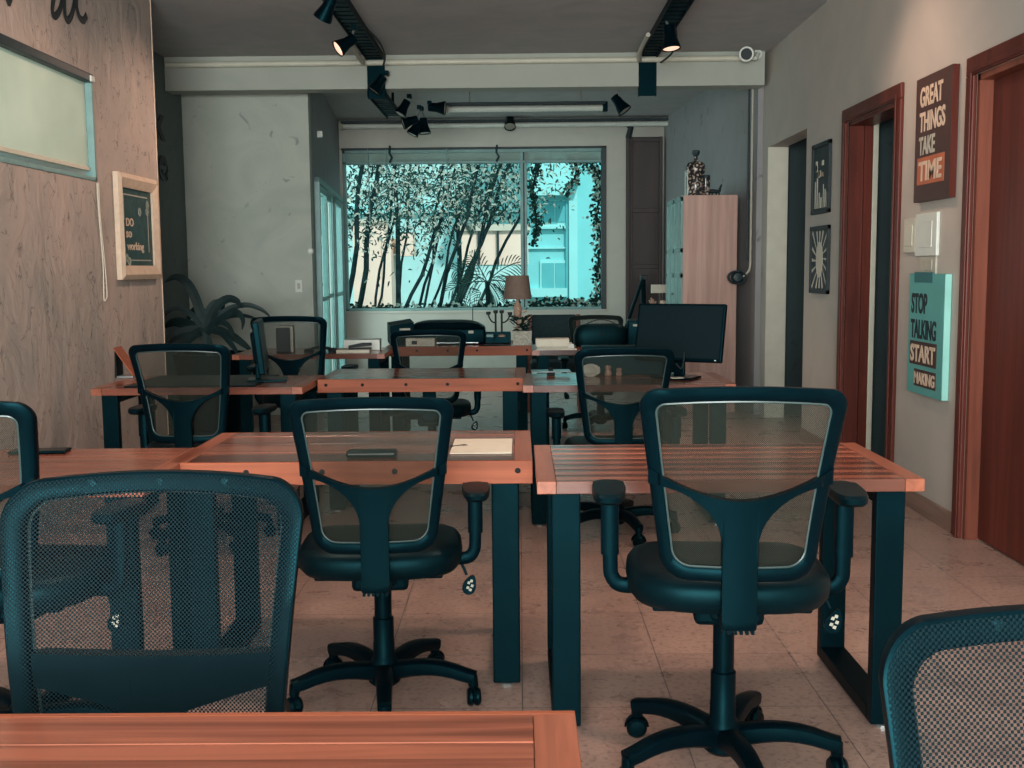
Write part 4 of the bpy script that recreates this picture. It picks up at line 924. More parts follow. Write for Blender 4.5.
# painted script, upper left
wl = empty('wall_lettering', (XL, 6.0, 2.7), 0, 'black cursive lettering high on the left plaster wall, cut by the top edge', 'lettering')
for k, st_ in enumerate(([(57, -16), (53, 0), (52, 12), (55, 16), (60, 8), (64, -10), (64, 6), (65, 17), (68, 20), (72, 12), (76, -8), (76, 6), (79, 17), (83, 20.5), (86, 15)], [(14, -14), (9, 0), (8, 2), (6, -4), (4, -12)])):
    mb = MB(); pts = [aX(x, y, XL) - Vector(wl.location) for x, y in st_]
    mb.tube(smooth_path(pts, 5), 0.021, 8)
    for v in mb.bm.verts: v.co.x = v.co.x * 0.12 + 0.003
    mb.build('letter_stroke', 'ink', wl, True)
kl = empty('wall_lettering', (XS, 8.6, 1.8), 0, 'dark letters k and e in the shadow beside the plaster corner', 'lettering')
for s, (xa, ya, xb, yb_) in (('k', (154.5, 138, 163, 105)), ('e', (158.5, 180, 166, 157))):
    A = aX(xa, ya, XS); B = aX(xb, yb_, XS)
    text_mesh('letter_' + s, s, 'ink', kl, frame_M(Vector((XS + 0.002, A.y, A.z)) - Vector(kl.location), (0, 1, 0), (0, 0, 1)), abs(B.y - A.y), abs(B.z - A.z), 0.01, 0.03)
# panel switches and detector
p = aY(299, 286, 9.84)
sw = empty('light_switch', (p.x, 9.84, p.z), 0, 'small pale switch plate low on the grey panel wall', 'switch'); MB().box(-0.032, 0.032, -0.012, 0, -0.055, 0.055, 0.004).build('plate', 'white', sw); MB().box(-0.014, 0.014, -0.017, -0.011, -0.024, 0.024, 0.003).build('rocker', 'letterg', sw)
p = aY(310, 251, 9.84); o = MB().lathe([(0.001, 0.018), (0.02, 0.016), (0.03, 0.004), (0.03, 0)], 18, Matrix.Rotation(PI / 2, 4, 'X')).build('wall_disc', 'white', None, True); o.location = (-1.855, 9.84, p.z); tag(o, 'round white knob at the edge of the grey panel wall', 'knob')
p = aX(320.5, 134.5, -1.93)
sn = empty('motion_sensor', (lb(0.62)[0], lb(0.62)[1], aY(320, 134.5, 10.57).z), gd.rotation_euler[2], 'little white box on the dark wall above the sliding glass door', 'sensor')
MB().box(-0.03, 0.03, -0.05, 0.0, -0.03, 0.03, 0.004).build('housing', 'white', sn); MB().box(-0.012, 0.012, -0.054, -0.049, -0.015, 0.015, 0.002).build('lens', 'letterg', sn)

# ------------------------------------------------------------------ wall items, right
def rp_(y, z): return Vector((XR, y, z))
def poster(name, y0, y1, z0, z1, th, mat, edge, label, cat):
    t = empty(name, (XR, (y0 + y1) / 2, z0), 0, label, cat); h = (y1 - y0) / 2
    b_ = MB().box(-th, 0, -h, h, 0, z1 - z0, 0.002).build('board', mat, t)
    MB().box(-th + 0.0005, -0.004, -h - 0.003, -h, 0.002, z1 - z0 - 0.002).build('board_edge', edge, t)
    return t, b_, h
# text on the right wall reads from far (high y) to near (low y): local x = -Y
def RM(t, y, z, th): return frame_M((-th - 0.0005, y, z), (0, -1, 0), (0, 0, 1))
t, b_, h = poster('wall_poster', 5.36, 5.835, 1.62, 2.246, 0.035, 'poster', 'redwood', 'dark brown poster reading GREAT THINGS TAKE TIME beside the reddish door', 'poster')
text_mesh('lettering', 'GREAT', 'letter', b_, RM(t, 0.175, 0.475, 0.035), 0.30, 0.10, 0.002, 0.025)
text_mesh('lettering', 'THINGS', 'letter', b_, RM(t, 0.175, 0.350, 0.035), 0.34, 0.10, 0.002, 0.025)
tag(text_mesh('lettering', 'TAKE', 'letterg', b_, RM(t, 0.175, 0.235, 0.035), 0.215, 0.092, 0.002, 0.025), 'grey lettering TAKE')
blk = tag(MB().box(-0.037, -0.034, -0.17, 0.19, 0.085, 0.222).build('colour_block', 'orange', b_), 'orange block behind the word TIME')
text_mesh('lettering', 'TIME', 'letter', b_, RM(t, 0.165, 0.103, 0.0375), 0.31, 0.098, 0.002, 0.025)
t, b_, h = poster('wall_poster', 5.37, 5.855, 0.633, 1.253, 0.035, 'tealposter', 'tealedge', 'teal poster reading STOP TALKING START MAKING below the two cream switch plates', 'poster')
MB().box(-0.038, -0.033, -0.085, 0.165, 0.575, 0.628).build('clip', 'tealdark', b_)
text_mesh('lettering', 'STOP', 'ink', b_, RM(t, 0.20, 0.415, 0.035), 0.22, 0.105, 0.002, 0.03)
text_mesh('lettering', 'TALKING', 'ink', b_, RM(t, 0.20, 0.285, 0.035), 0.35, 0.10, 0.002, 0.03)
MB().box(-0.037, -0.034, -0.165, 0.205, 0.150, 0.272).build('colour_block', 'poster', b_); MB().box(-0.037, -0.034, -0.165, 0.135, 0.040, 0.128).build('colour_block', 'poster', b_)
text_mesh('lettering', 'START', 'letter', b_, RM(t, 0.19, 0.165, 0.0375), 0.34, 0.09, 0.002, 0.03)
text_mesh('lettering', 'MAKING', 'letter', b_, RM(t, 0.125, 0.052, 0.0375), 0.28, 0.062, 0.002, 0.03)
def plate(name, y0, y1, z0, z1, th, mat, label, cat):
    t = empty(name, (XR, (y0 + y1) / 2, z0), 0, label, cat); h = (y1 - y0) / 2
    MB().box(-th, 0, -h, h, 0, z1 - z0, 0.005).build('cover', mat, t); MB().box(-th - 0.003, -th + 0.001, -h * 0.6, h * 0.6, (z1 - z0) * 0.2, (z1 - z0) * 0.8, 0.003).build('panel', mat, t); return t
plate('switch_plate', 5.86, 6.03, 1.362, 1.545, 0.014, 'cream', 'smaller cream switch plate beside the open doorway', 'switch')
plate('control_box', 5.545, 5.845, 1.342, 1.562, 0.018, 'white', 'larger cream box above the teal poster', 'box')
plate('cable_cover', 5.56, 5.79, 1.25, 1.342, 0.012, 'letterg', 'grey cover plate between the cream box and teal poster', 'cover plate')
for (y0, y1, z0, z1, lab, kind) in ((7.49, 7.93, 1.655, 2.14, 'upper black-framed city collage between the two doorways', 0), (7.48, 7.94, 1.105, 1.572, 'lower black-framed sunburst drawing between the two doorways', 1)):
    t = empty('picture_frame', (XR, (y0 + y1) / 2, z0), 0, lab, 'picture', 'black-framed pictures on the right wall'); h = (y1 - y0) / 2; zz = z1 - z0
    mb = MB(); f_ = 0.03
    mb.box(-0.022, 0, -h, h, 0, f_, 0.003); mb.box(-0.022, 0, -h, h, zz - f_, zz, 0.003); mb.box(-0.022, 0, -h, -h + f_, 0, zz, 0.003); mb.box(-0.022, 0, h - f_, h, 0, zz, 0.003); mb.build('frame', 'ink', t)
    pbd = MB().box(-0.010, -0.002, -h + f_ - 0.003, h - f_ + 0.003, f_ - 0.003, zz - f_ + 0.003).build('print', 'ink', t)
    mb = MB()
    if kind:
        for k in range(16):
            an = 2 * PI * k / 16; c_, s_ = math.cos(an), math.sin(an)
            r0, r1 = 0.07, min((h - f_) / max(abs(c_), 1e-3), (zz / 2 - f_) / max(abs(s_), 1e-3)) * 0.97
            wv = 0.14
            P = [(r0 * math.cos(an - wv), r0 * math.sin(an - wv)), (r1 * c_ - s_ * 0.012, r1 * s_ + c_ * 0.012), (r1 * c_ + s_ * 0.012, r1 * s_ - c_ * 0.012)]
            P = [(max(-h + f_, min(h - f_, a)), max(-zz / 2 + f_, min(zz / 2 - f_, b))) for a, b in P]
            mb.prism(P, lambda a, b: Vector((-0.0102, a, zz / 2 + b)), lambda a, b: Vector((-0.0115, a, zz / 2 + b)))
        mb.build('ray_drawing', 'paper', pbd)
        mb = MB(); el = [(0.085 * math.cos(2 * PI * k / 24), 0.125 * math.sin(2 * PI * k / 24)) for k in range(24)]
        mb.prism(el, lambda a, b: Vector((-0.0115, a, zz / 2 + b)), lambda a, b: Vector((-0.0135, a, zz / 2 + b))); mb.build('oval_drawing', 'paper', pbd)
    else:
        rnd = random.Random(3)
        for k in range(7):
            y_ = -h + f_ + 0.02 + k * 0.05; hh = rnd.uniform(0.08, 0.22); mb.box(-0.0115, -0.0102, y_, y_ + rnd.uniform(0.015, 0.035), f_ + 0.01, f_ + hh)
        for k in range(7): 
            y_ = rnd.uniform(-h + f_, h - f_ - 0.05); z_ = rnd.uniform(zz * 0.5, zz * 0.72); mb.box(-0.0125, -0.0102, y_, y_ + 0.045, z_, z_ + rnd.uniform(0.02, 0.05))
        mb.build('city_drawing', 'paper', pbd)
        MB().box(-0.0128, -0.0102, -0.05, 0.01, zz * 0.52, zz * 0.58).build('red_patch', 'skin', pbd)

# ------------------------------------------------------------------ beam conduit, camera, trays, lights
def xz(px, py, Y): p = aY(px, py, Y); return p.x, p.z
cn = MB(); cn.tube([(XS + 0.02, YB - 0.025, 3.005), (1.93, YB - 0.025, 3.015)], 0.024, 10); cn = cn.build('ceiling_conduit', 'cream', None, True); tag(cn, 'long cream conduit along the top of the ceiling beam', 'conduit')
cn = MB(); cn.tube([(1.10, YB + 0.23, 2.85), (2.0, YB + 0.23, 2.85)], 0.014, 8); cn = cn.build('wall_conduit', 'cream', None, True); tag(cn, 'thin pale conduit just below the beam at its right end', 'conduit')
vp = empty('vertical_conduit', (2.01, 9.63, 0), 0, 'pale conduit running down beside the far doorway to a metal socket', 'conduit')
ztop, zlow = 2.86, aY(757, 272, 9.6).z
MB().tube([(0, 0, ztop), (0, 0, zlow + 0.06), (-0.01, 0, zlow + 0.01), (-0.05, 0, zlow - 0.03), (-0.09, 0, zlow - 0.045)], 0.010, 8).build('pipe', 'letterg', vp, True)
MB().tube([(-0.028, 0.0, ztop), (-0.028, 0.0, zlow + 0.1)], 0.009, 8).build('dark_pipe', 'aludark', vp, True)
mb = MB(); mb.lathe([(0.001, 0.05), (0.035, 0.045), (0.05, 0.02), (0.05, -0.02), (0.03, -0.03)], 14, Matrix.Translation((-0.115, 0, zlow - 0.045)) @ Matrix.Rotation(PI / 2, 4, 'X'))
for k in range(3): mb.tube([Vector((-0.115 + 0.075 * math.cos(t), -0.02 + 0.02 * k, zlow - 0.045 + 0.055 * math.sin(t))) for t in [2 * PI * i / 16 for i in range(16)]], 0.008, 6, closed=True)
mb.build('socket', 'aludark', vp, True)
jb = MB().box(1.87, 1.98, 9.60, 9.66, 2.80, 2.88, 0.005).build('junction_box', 'letterg'); tag(jb, 'grey junction box tucked below the right end of the beam', 'junction box')
p = aY(748, 54, 9.25)
sc_ = empty('security_camera', (p.x, 9.25, p.z), 0, 'white bullet camera on the beam at the right wall', 'camera')
mb = MB(); R_ = Matrix.Rotation(math.radians(75), 4, 'X') @ Matrix.Identity(4)
R_ = Matrix.Rotation(math.radians(-20), 4, 'Z') @ Matrix.Rotation(math.radians(100), 4, 'X')
mb.lathe([(0.02, -0.08), (0.05, -0.075), (0.055, 0.06), (0.06, 0.075), (0.06, 0.085), (0.045, 0.085)], 20, R_); mb.build('camera_body', 'white', sc_, True)
MB().lathe([(0.046, 0.0855), (0.044, 0.089), (0.0001, 0.090)], 20, R_).build('lens', 'ink', sc_, True)
MB().tube([(0.02, 0.05, -0.02), (0.07, 0.03, -0.03), (0.10, 0.08, 0.02)], 0.018, 8).lathe([(0.04, 0), (0.04, 0.02)], 14, Matrix.Translation((0.10, 0.13, 0.02)) @ Matrix.Rotation(PI / 2, 4, 'X')).build('mount', 'white', sc_, True)

def tray(name, x, label, back):
    t = empty(name, (x, 0, 0), 0, label, 'cable tray'); hwid = 0.075
    def chan(mb, a, b, m4):
        L_ = b - a
        mb.box(-hwid, hwid, a, b, -0.006, 0, 0, 2, m4); mb.box(-hwid, -hwid + 0.008, a, b, -0.05, 0, 0.002, 1, m4); mb.box(hwid - 0.008, hwid, a, b, -0.05, 0, 0.002, 1, m4)
        k = int(L_ / 0.12)
        for i in range(k): yy = a + (i + 0.5) * L_ / k; mb.box(-hwid + 0.008, hwid - 0.008, yy - 0.03, yy + 0.03, -0.028, -0.020, 0, 2, m4)
    mb = MB(); chan(mb, 3.0, YB - 0.02, Matrix.Translation((0, 0, ZC - 0.001))); mb.build('ceiling_channel', 'steel', t)
    mb = MB(); chan(mb, 2.72, ZC - 0.01, Matrix.Translation((0, YB - 0.002, 0)) @ Matrix.Rotation(PI / 2, 4, 'X') ); mb.build('drop_channel', 'steel', t)
    if back:
        mb = MB(); chan(mb, YB - 0.03, 10.75, Matrix.Translation((0, 0, 2.78))); mb.build('rear_channel', 'steel', t)
        MB().box(-0.012, 0.012, 10.6, 10.62, 2.78, ZC).build('hanger', 'steel', t)
    MB().tube(smooth_path([(-hwid - 0.02, 8.55, ZC - 0.03), (-hwid - 0.03, 9.0, ZC - 0.06), (-hwid - 0.01, 9.25, ZC - 0.09)]), 0.018, 8).build('flex_pipe', 'letterg', t, True)
    MB().tube(smooth_path([(hwid + 0.0, 8.3, ZC - 0.02), (hwid + 0.05, 8.6, ZC - 0.05), (hwid + 0.06, 8.9, ZC - 0.10), (hwid + 0.01, 9.2, ZC - 0.12)]), 0.008, 6).build('loose_wire', 'ink', t, True)
    return t
tray('cable_tray', -1.18, 'black perforated cable tray crossing the ceiling on the left and dropping over the beam', True)
tray('cable_tray', 1.085, 'black perforated cable tray crossing the ceiling on the right and ending on the beam', False)
M['warm'] = emit('warm_lamp_lens', (1.0, 0.62, 0.45), 1.1)
M['offlens'] = plain('unlit_lens', (0.25, 0.24, 0.2), 0.2, 0.2, 40)
def spot(px, py, Y, aim, label, lit=False, size=1.0, arm=None):
    p = aY(px, py, Y); t = empty('track_spotlight', p, 0, label, 'spotlight', 'black spotlights on the cable trays')
    d = Vector(aim).normalized(); q = d.to_track_quat('-Z', 'Y').to_matrix().to_4x4(); s = size
    MB().lathe([(0.022 * s, 0.075 * s), (0.040 * s, 0.070 * s), (0.043 * s, 0.0), (0.048 * s, -0.02 * s), (0.064 * s, -0.075 * s), (0.066 * s, -0.09 * s), (0.060 * s, -0.09 * s), (0.05 * s, -0.07 * s), (0.02 * s, -0.03 * s)], 22, q).build('lamp_body', 'black', t, True)
    MB().lathe([(0.058 * s, -0.082 * s), (0.045 * s, -0.088 * s), (0.0001, -0.09 * s)], 22, q).build('lens', 'warm' if lit else 'offlens', t, True)
    arm = Vector(arm or (0.04, 0.02, 0.13)); MB().tube([(0, 0, 0), arm * 0.5 + Vector((0.01, 0, 0)), arm], 0.009 * s, 8).build('bracket', 'chrome', t, True)
    a = arm; MB().box(a.x - 0.02, a.x + 0.02, a.y - 0.04, a.y + 0.04, a.z - 0.015, a.z + 0.02, 0.004).build('adapter', 'steel', t)
    return p, d
spot(347, 43, 7.75, (-0.75, -0.35, -0.55), 'lit spotlight with glowing lens on the left tray, above the plaster wall', True, 0.9, (0.05, 0.02, 0.10))
spot(328, 7, 6.90, (-0.5, 0.3, -0.8), 'pale-capped spotlight on the left tray at the top edge of the photo', False, 0.9, (0.05, 0.0, 0.08))
spot(379, 83, 9.26, (-0.55, -0.1, -0.8), 'spotlight on the left tray in front of the beam', False, 0.9, (0.06, 0.03, 0.08))
spot(404, 107, 10.1, (-0.45, -0.2, -0.85), 'spotlight hanging just behind the beam, left of the dangling pair', False, 0.9, (0.05, 0, 0.09))
spot(411, 121, 10.45, (-0.9, -0.2, -0.3), 'spotlight turned sideways among the dangling cluster behind the beam', False, 0.9, (0.08, 0, 0.12))
spot(416, 127, 10.6, (-0.45, -0.1, -0.9), 'left one of two spotlights dangling lowest behind the beam', False, 0.9, (0.04, 0, 0.17))
spot(424, 125, 10.7, (0.1, -0.1, -1), 'right one of two spotlights dangling lowest behind the beam', False, 0.9, (-0.02, 0, 0.15))
spot(436, 107.5, 10.6, (1, -0.1, -0.1), 'spotlight pointing at the short ribbed light behind the beam', False, 1.0, (-0.06, 0, 0.04))
spot(670, 36, 8.05, (0.1, -0.12, -1.0), 'lit spotlight pointing down from the right tray', True, 1.05, (-0.03, 0.02, 0.12))
spot(619, 103, 9.75, (0.55, -0.2, -0.8), 'unlit spotlight below the end of the right tray', False, 1.0, (-0.02, -0.02, 0.14))
spot(510, 121, 13.2, (0, -0.6, -0.8), 'small spotlight at the middle of the long ribbed light above the window', False, 1.05, (0, 0.05, 0.08))
p = aY(617, 86.5, 9.62); ab = empty('adapter_box', p, 0, 'pale adapter box below the beam near the right tray', 'adapter'); MB().box(-0.045, 0.045, -0.02, 0.02, -0.028, 0.028, 0.004).build('box', 'paper', ab); MB().tube([(0.045, 0, 0.01), (0.11, 0, 0.015)], 0.010, 8).build('cable', 'paper', ab)
def ribbed(x0, x1, y, z, label, rad=0.032):
    t = empty('linear_light', ((x0 + x1) / 2, y, z), 0, label, 'light', 'ribbed linear lights under the ceiling'); h = (x1 - x0) / 2
    MB().box(-h, h, -0.05, 0.05, 0.02, 0.05, 0.004).build('housing', 'aludark', t)
    mb = MB(); rows = []; n = int(2 * h / 0.05) * 2
    for i in range(n + 1):
        x = -h + 2 * h * i / n; r = rad * (1.0 if i % 2 else 0.90)
        rows.append([Vector((x, r * math.cos(th), r * math.sin(th) - 0.01)) for th in [2 * PI * j / 10 for j in range(10)]])
    mb.grid(rows, closed_v=True, cap=True); mb.build('tube', 'white', t, True)
    for s in (-0.7, 0.7): MB().tube([(s * h, 0, 0.045), (s * h, 0, ZC - z)], 0.008, 6).build('hanger', 'letterg', t)
    for s in (-1, 1): MB().box(s * h - 0.025, s * h + 0.025, -0.04, 0.04, -0.05, 0.05, 0.006).build('end_cap', 'letterg' if s < 0 else 'black', t)
    return t
zA = aY(510, 124, 13.3).z
ribbed(-2.10, -0.13, 13.3, zA, 'left half of the long ribbed light above the big window')
ribbed(-0.10, 1.83, 13.3, zA, 'right half of the long ribbed light above the big window')
p0, p1 = aY(446, 109, 11.3), aY(605, 106, 11.3)
ribbed(p0.x, p1.x, 11.3, (p0.z + p1.z) / 2, 'short ribbed light hanging behind the beam', 0.034)

# ------------------------------------------------------------------ shutter, cabinet, stand on the right of the window
x0, x1 = aY(626, 200, 13.40).x, aY(662, 200, 13.40).x; zt_ = aY(640, 137, 13.4).z
sh = empty('wooden_shutter', ((x0 + x1) / 2, 13.40, 0), 0, 'tall dark brown wooden shutter right of the big window', 'shutter'); h = (x1 - x0) / 2
mb = MB(); mb.box(-h, h, -0.01, 0.03, 0, zt_, 0.004); mb.build('panel', 'darkwood', sh)
mb = MB()
for xa, xb in ((-h, -h + 0.035), (-h + 0.055, -h + 0.075), (h - 0.04, h)): mb.box(xa, xb, -0.04, -0.008, 0, zt_, 0.004)
for z_ in (0.25, 0.8, 1.28, 1.95, zt_ - 0.06): mb.box(-h + 0.075, h - 0.04, -0.035, -0.008, z_, z_ + 0.05, 0.004)
mb.build('stiles', 'darkwood', sh)
MB().tube([(-h + 0.02, -0.05, zt_ - 0.02), (-h + 0.05, -0.06, zt_ + 0.10), (-h + 0.0, -0.05, zt_ + 0.16)], 0.035, 8).build('strap', 'ink', sh, True)
# cabinet
cy0, cy1 = 9.78, 10.72; cx0, cx1 = aY(683, 250, cy0).x, aY(737, 250, cy0).x; cz1 = aY(710, 195, cy0).z
cbn = empty('display_cabinet', (0, 0, 0), 0, 'tall wooden cabinet with pale teal glass doors by the back right wall', 'cabinet'); cbn.location = ((cx0 + cx1) / 2, (cy0 + cy1) / 2, 0)
hx, hy = (cx1 - cx0) / 2, (cy1 - cy0) / 2
mb = MB(); mb.box(-hx, hx, -hy, -hy + 0.025, 0.0, cz1, 0.002); mb.box(-hx, hx, hy - 0.025, hy, 0, cz1, 0.002); mb.box(-hx, hx, -hy + 0.025, hy - 0.025, cz1 - 0.025, cz1, 0.002); mb.box(-hx, hx, -hy + 0.025, hy - 0.025, 0.05, 0.075); mb.box(hx - 0.012, hx, -hy + 0.025, hy - 0.025, 0.05, cz1 - 0.02)
mb.build('carcass', 'cabwood', cbn)
MB().box(-hx + 0.02, hx - 0.02, -hy + 0.025, hy - 0.025, 0.45, 0.47).box(-hx + 0.02, hx - 0.02, -hy + 0.025, hy - 0.025, 0.95, 0.97).box(-hx + 0.02, hx - 0.02, -hy + 0.025, hy - 0.025, 1.45, 1.47).build('shelf', 'cabwood', cbn)
for s in (-1, 1):
    ya, yb_ = (-hy, 0) if s < 0 else (0, hy)
    mb = MB(); X0, X1 = -hx - 0.02, -hx
    mb.box(X0, X1, ya + 0.003, ya + 0.045, 0.06, cz1, 0.002); mb.box(X0, X1, yb_ - 0.045, yb_ - 0.003, 0.06, cz1, 0.002)
    for z_ in (0.06, 0.62, 1.20, cz1 - 0.5, cz1 - 0.05): mb.box(X0, X1, ya + 0.003, yb_ - 0.003, z_, z_ + 0.04, 0.002)
    mb.box(X0 + 0.004, X1 - 0.002, (ya + yb_) / 2 - 0.008, (ya + yb_) / 2 + 0.008, 0.06, cz1)
    dd = mb.build('glass_door', 'alu', cbn); MB().box(-hx - 0.012, -hx - 0.006, ya + 0.04, yb_ - 0.04, 0.09, cz1 - 0.04).build('pane', 'glassteal', dd)
    MB().lathe([(0.006, 0), (0.012, 0.02), (0.001, 0.024)], 10, Matrix.Translation((-hx - 0.02, ya + 0.03 if s > 0 else yb_ - 0.03, 1.05)) @ Matrix.Rotation(-PI / 2, 4, 'Y')).build('knob', 'chrome', dd, True)
# decanter and ornaments on the cabinet
q = aY(695.5, 194, cy0 + 0.12)
M['patt'] = None
mt, nt, b, o = new_mat('patterned_glass'); L = nt.links.new
tcn = N(nt, 'ShaderNodeTexCoord'); vr = N(nt, 'ShaderNodeTexVoronoi'); vr.inputs['Scale'].default_value = 26; L(tcn.outputs['Object'], vr.inputs['Vector'])
rp = ramp(nt, [(0.15, (0.55, 0.42, 0.33)), (0.35, (0.012, 0.016, 0.02)), (0.6, (0.03, 0.028, 0.03)), (0.75, (0.45, 0.34, 0.28))]); L(vr.outputs['Distance'], rp.inputs['Fac']); L(rp.outputs[0], b.inputs['Base Color']); b.inputs['Roughness'].default_value = 0.2
M['patt'] = mt
hz = aY(695, 150, cy0 + 0.12).z - cz1; rr = 9.3 * (cy0 + 0.12) / FPX
dc = empty('decanter', (q.x, cy0 + 0.12, cz1), 0, 'black and gold patterned decanter bottle on top of the cabinet', 'bottle')
MB().lathe([(rr * 0.93, 0), (rr, 0.01), (rr, hz * 0.42), (rr * 0.88, hz * 0.47), (rr, hz * 0.52), (rr, hz * 0.66), (rr * 0.85, hz * 0.72), (rr * 0.22, hz * 0.76), (rr * 0.2, hz * 0.85)], 24).build('bottle', 'patt', dc, True)
MB().lathe([(rr * 0.2, hz * 0.85), (rr * 0.26, hz * 0.87), (rr * 0.42, hz * 0.92), (rr * 0.42, hz * 0.98), (rr * 0.2, hz), (0.001, hz)], 18).build('stopper', 'aludark', dc, True)
tn = empty('patterned_tin', (aY(706, 190, cy0 + 0.1).x - 0.01, cy0 + 0.06, cz1), 0, 'shorter dark patterned tin right of the decanter', 'tin')
MB().lathe([(0.036, 0), (0.038, 0.005), (0.038, 0.15)], 20).build('tin', 'patt', tn, True); MB().lathe([(0.039, 0.15), (0.039, 0.172), (0.034, 0.176), (0.001, 0.177)], 20).build('lid', 'ink', tn, True)
gc = MB().box(-0.003, 0.003, -0.08, 0.08, 0, 0.225, 0.001).build('white_card', 'white'); gc.location = (aY(686.5, 180, cy0 + 0.14).x, cy0 + 0.16, cz1); tag(gc, 'thin white card upright at the left edge of the cabinet top', 'card')
fg = empty('elephant_ornament', (aY(714, 194, cy0 + 0.12).x, cy0 + 0.12, cz1), 0, 'small black ornament with a raised tail on the cabinet', 'ornament')
mb = MB(); mb.tube(smooth_path([(-0.055, 0, 0.035), (-0.02, 0, 0.042), (0.02, 0, 0.038), (0.045, 0, 0.04), (0.055, 0, 0.07), (0.068, 0, 0.10)]), [0.014, 0.018, 0.02, 0.02, 0.018, 0.02, 0.018, 0.018, 0.018, 0.018, 0.016, 0.016, 0.014, 0.013, 0.012, 0.011, 0.010, 0.009, 0.009, 0.008, 0.006][:21], 10); mb.build('body', 'ink', fg, True)
for x_ in (-0.045, -0.015, 0.02, 0.045): MB().tube([(x_, 0, 0.04), (x_, 0, 0)], 0.008, 8).build('leg', 'ink', fg, True)
# folding step ladder before the shutter
sl = empty('step_ladder', (aY(643, 320, 12.2).x, 12.2, 0), 0, 'black folding stand leaning open before the dark wooden shutter', 'stand')
zt_ = aY(641, 277, 12.2).z
mb = MB(); mb.tube([(0.0, -0.02, zt_), (-0.42, -0.1, 0.0)], 1, 8, sq=(0.03, 0.02)); mb.build('front_leg', 'leather', sl)
mb = MB(); mb.tube([(0.0, 0.02, zt_), (0.04, 0.15, 0)], 1, 8, sq=(0.045, 0.03)); mb.build('rear_leg', 'leather', sl)
MB().box(-0.03, 0.05, -0.05, 0.05, zt_ - 0.03, zt_ + 0.02, 0.006).build('top_cap', 'ink', sl); MB().tube([(-0.2, -0.06, zt_ * 0.5), (0.02, 0.08, zt_ * 0.5)], 0.014, 8).build('brace', 'ink', sl)
# little shelf unit with ornaments between ladder and cabinet
q0, q1 = aY(651, 285, 11.2), aY(669, 293, 11.2)
su = empty('side_table', ((q0.x + q1.x) / 2, 11.2, 0), 0, 'dark pedestal between the black stand and the glass-fronted cabinet', 'pedestal')
zs = aY(658, 306, 11.2).z
MB().box(-0.12, 0.09, -0.10, 0.10, zs - 0.025, zs, 0.003).build('table_top', 'darkwood', su); MB().box(-0.10, -0.07, -0.03, 0.03, 0, zs - 0.02).box(0.05, 0.08, -0.03, 0.03, 0, zs - 0.02).box(-0.12, 0.09, -0.1, 0.1, 0, 0.02, 0.003).build('legs', 'darkwood', su)
hd = empty('pale_ornament', ((q0.x + q1.x) / 2 - 0.06, 11.2, zs), 0, 'pinkish hand-shaped ornament on the dark pedestal', 'ornament')
for k, (dx, dz_) in enumerate(((-0.05, 0.06), (-0.03, 0.085), (-0.01, 0.07), (0.02, 0.05))): MB().tube([(0, 0, 0.01), (dx * 0.6, 0, dz_ * 0.6), (dx, 0, dz_)], [0.016, 0.012, 0.008], 8).build('finger', 'skin', hd, True)
MB().lathe([(0.03, 0), (0.03, 0.012), (0.015, 0.025), (0.001, 0.028)], 14).build('base', 'skin', hd, True)
o = MB().lathe([(0.035, 0), (0.045, 0.02), (0.04, 0.05), (0.02, 0.06), (0.001, 0.062)], 16).build('pale_bowl', 'letter', None, True); o.location = ((q0.x + q1.x) / 2 + 0.04, 11.2, zs); tag(o, 'small pale round pot beside the hand-shaped ornament', 'pot')
wb = empty('wall_box', (q0.x + 0.10, 11.26, q1.z), 0, 'pale shallow box propped up left of the cabinet', 'box')
MB().box(-0.09, 0.09, -0.03, 0.03, 0, 0.085, 0.003).build('carton', 'paper', wb)
MB().box(-0.012, 0.012, -0.012, 0.012, zs - q1.z, 0.0).build('post', 'darkwood', wb)

# ------------------------------------------------------------------ outside
struct(MB().box(-14, 14, 13.75, 40, -0.9, -0.7).build('garden_ground', 'earth'))
def building(name, label, parts):
    t = empty(name, parts['loc'], 0, label, 'building')
    for nm, mtl, boxes in parts['parts']:
        for bxs in boxes:
            MB().box(*bxs).build(nm, mtl, t)
    return t
YC = 24.0
def bxw(px0, py0, px1, py1, ya, yb_, loc):
    a, b_ = aY(px0, py1, YC), aY(px1, py0, YC); return (a.x - loc[0], b_.x - loc[0], ya, yb_, a.z - loc[2], b_.z - loc[2])
loc = (2.2, YC, -0.7)
B = lambda *a: bxw(*a, loc)
building('cyan_building', 'bright cyan house beyond the right pane of the big window', dict(loc=loc, parts=[
    ('wall', 'cyan', [(B(523, 100, 600, 320, 0, 1)[0], 5.0, 0.0, 4.0, 0, 7.5)]),
    ('bay', 'cyanlight', [B(530, 60, 566, 197, -0.55, 0.02), B(566, 60, 578, 185, -0.45, 0.02)]),
    ('pilaster', 'cyanlight', [B(569, 185, 577, 330, -0.16, 0.02)]),
    ('pilaster_edge', 'cyandark', [B(566, 185, 569, 330, -0.10, 0.02)]),
    ('window_frame', 'cyanlight', [B(540, 200, 566, 227, -0.05, 0.01), B(540, 260, 568, 291, -0.05, 0.01)]),
    ('window', 'cyandark', [B(541, 201, 554, 222, -0.07, 0.0), B(555.5, 201, 566, 222, -0.07, 0.0), B(542, 263, 554, 288, -0.07, 0.0), B(555.5, 263, 566, 288, -0.07, 0.0)]),
    ('ledge', 'cyanlight', [B(533, 226, 566, 229, -0.10, 0.01), B(526, 288, 567, 297, -0.12, 0.01), B(526, 247, 566, 249, -0.06, 0.01)]),
    ('roof', 'cyandark', [(-2.4, 5.2, -0.3, 4.3, 7.5, 7.7)]),
]))
YC = 28.3; loc = (-4.5, YC, -0.7); B = lambda *a: bxw(*a, loc)
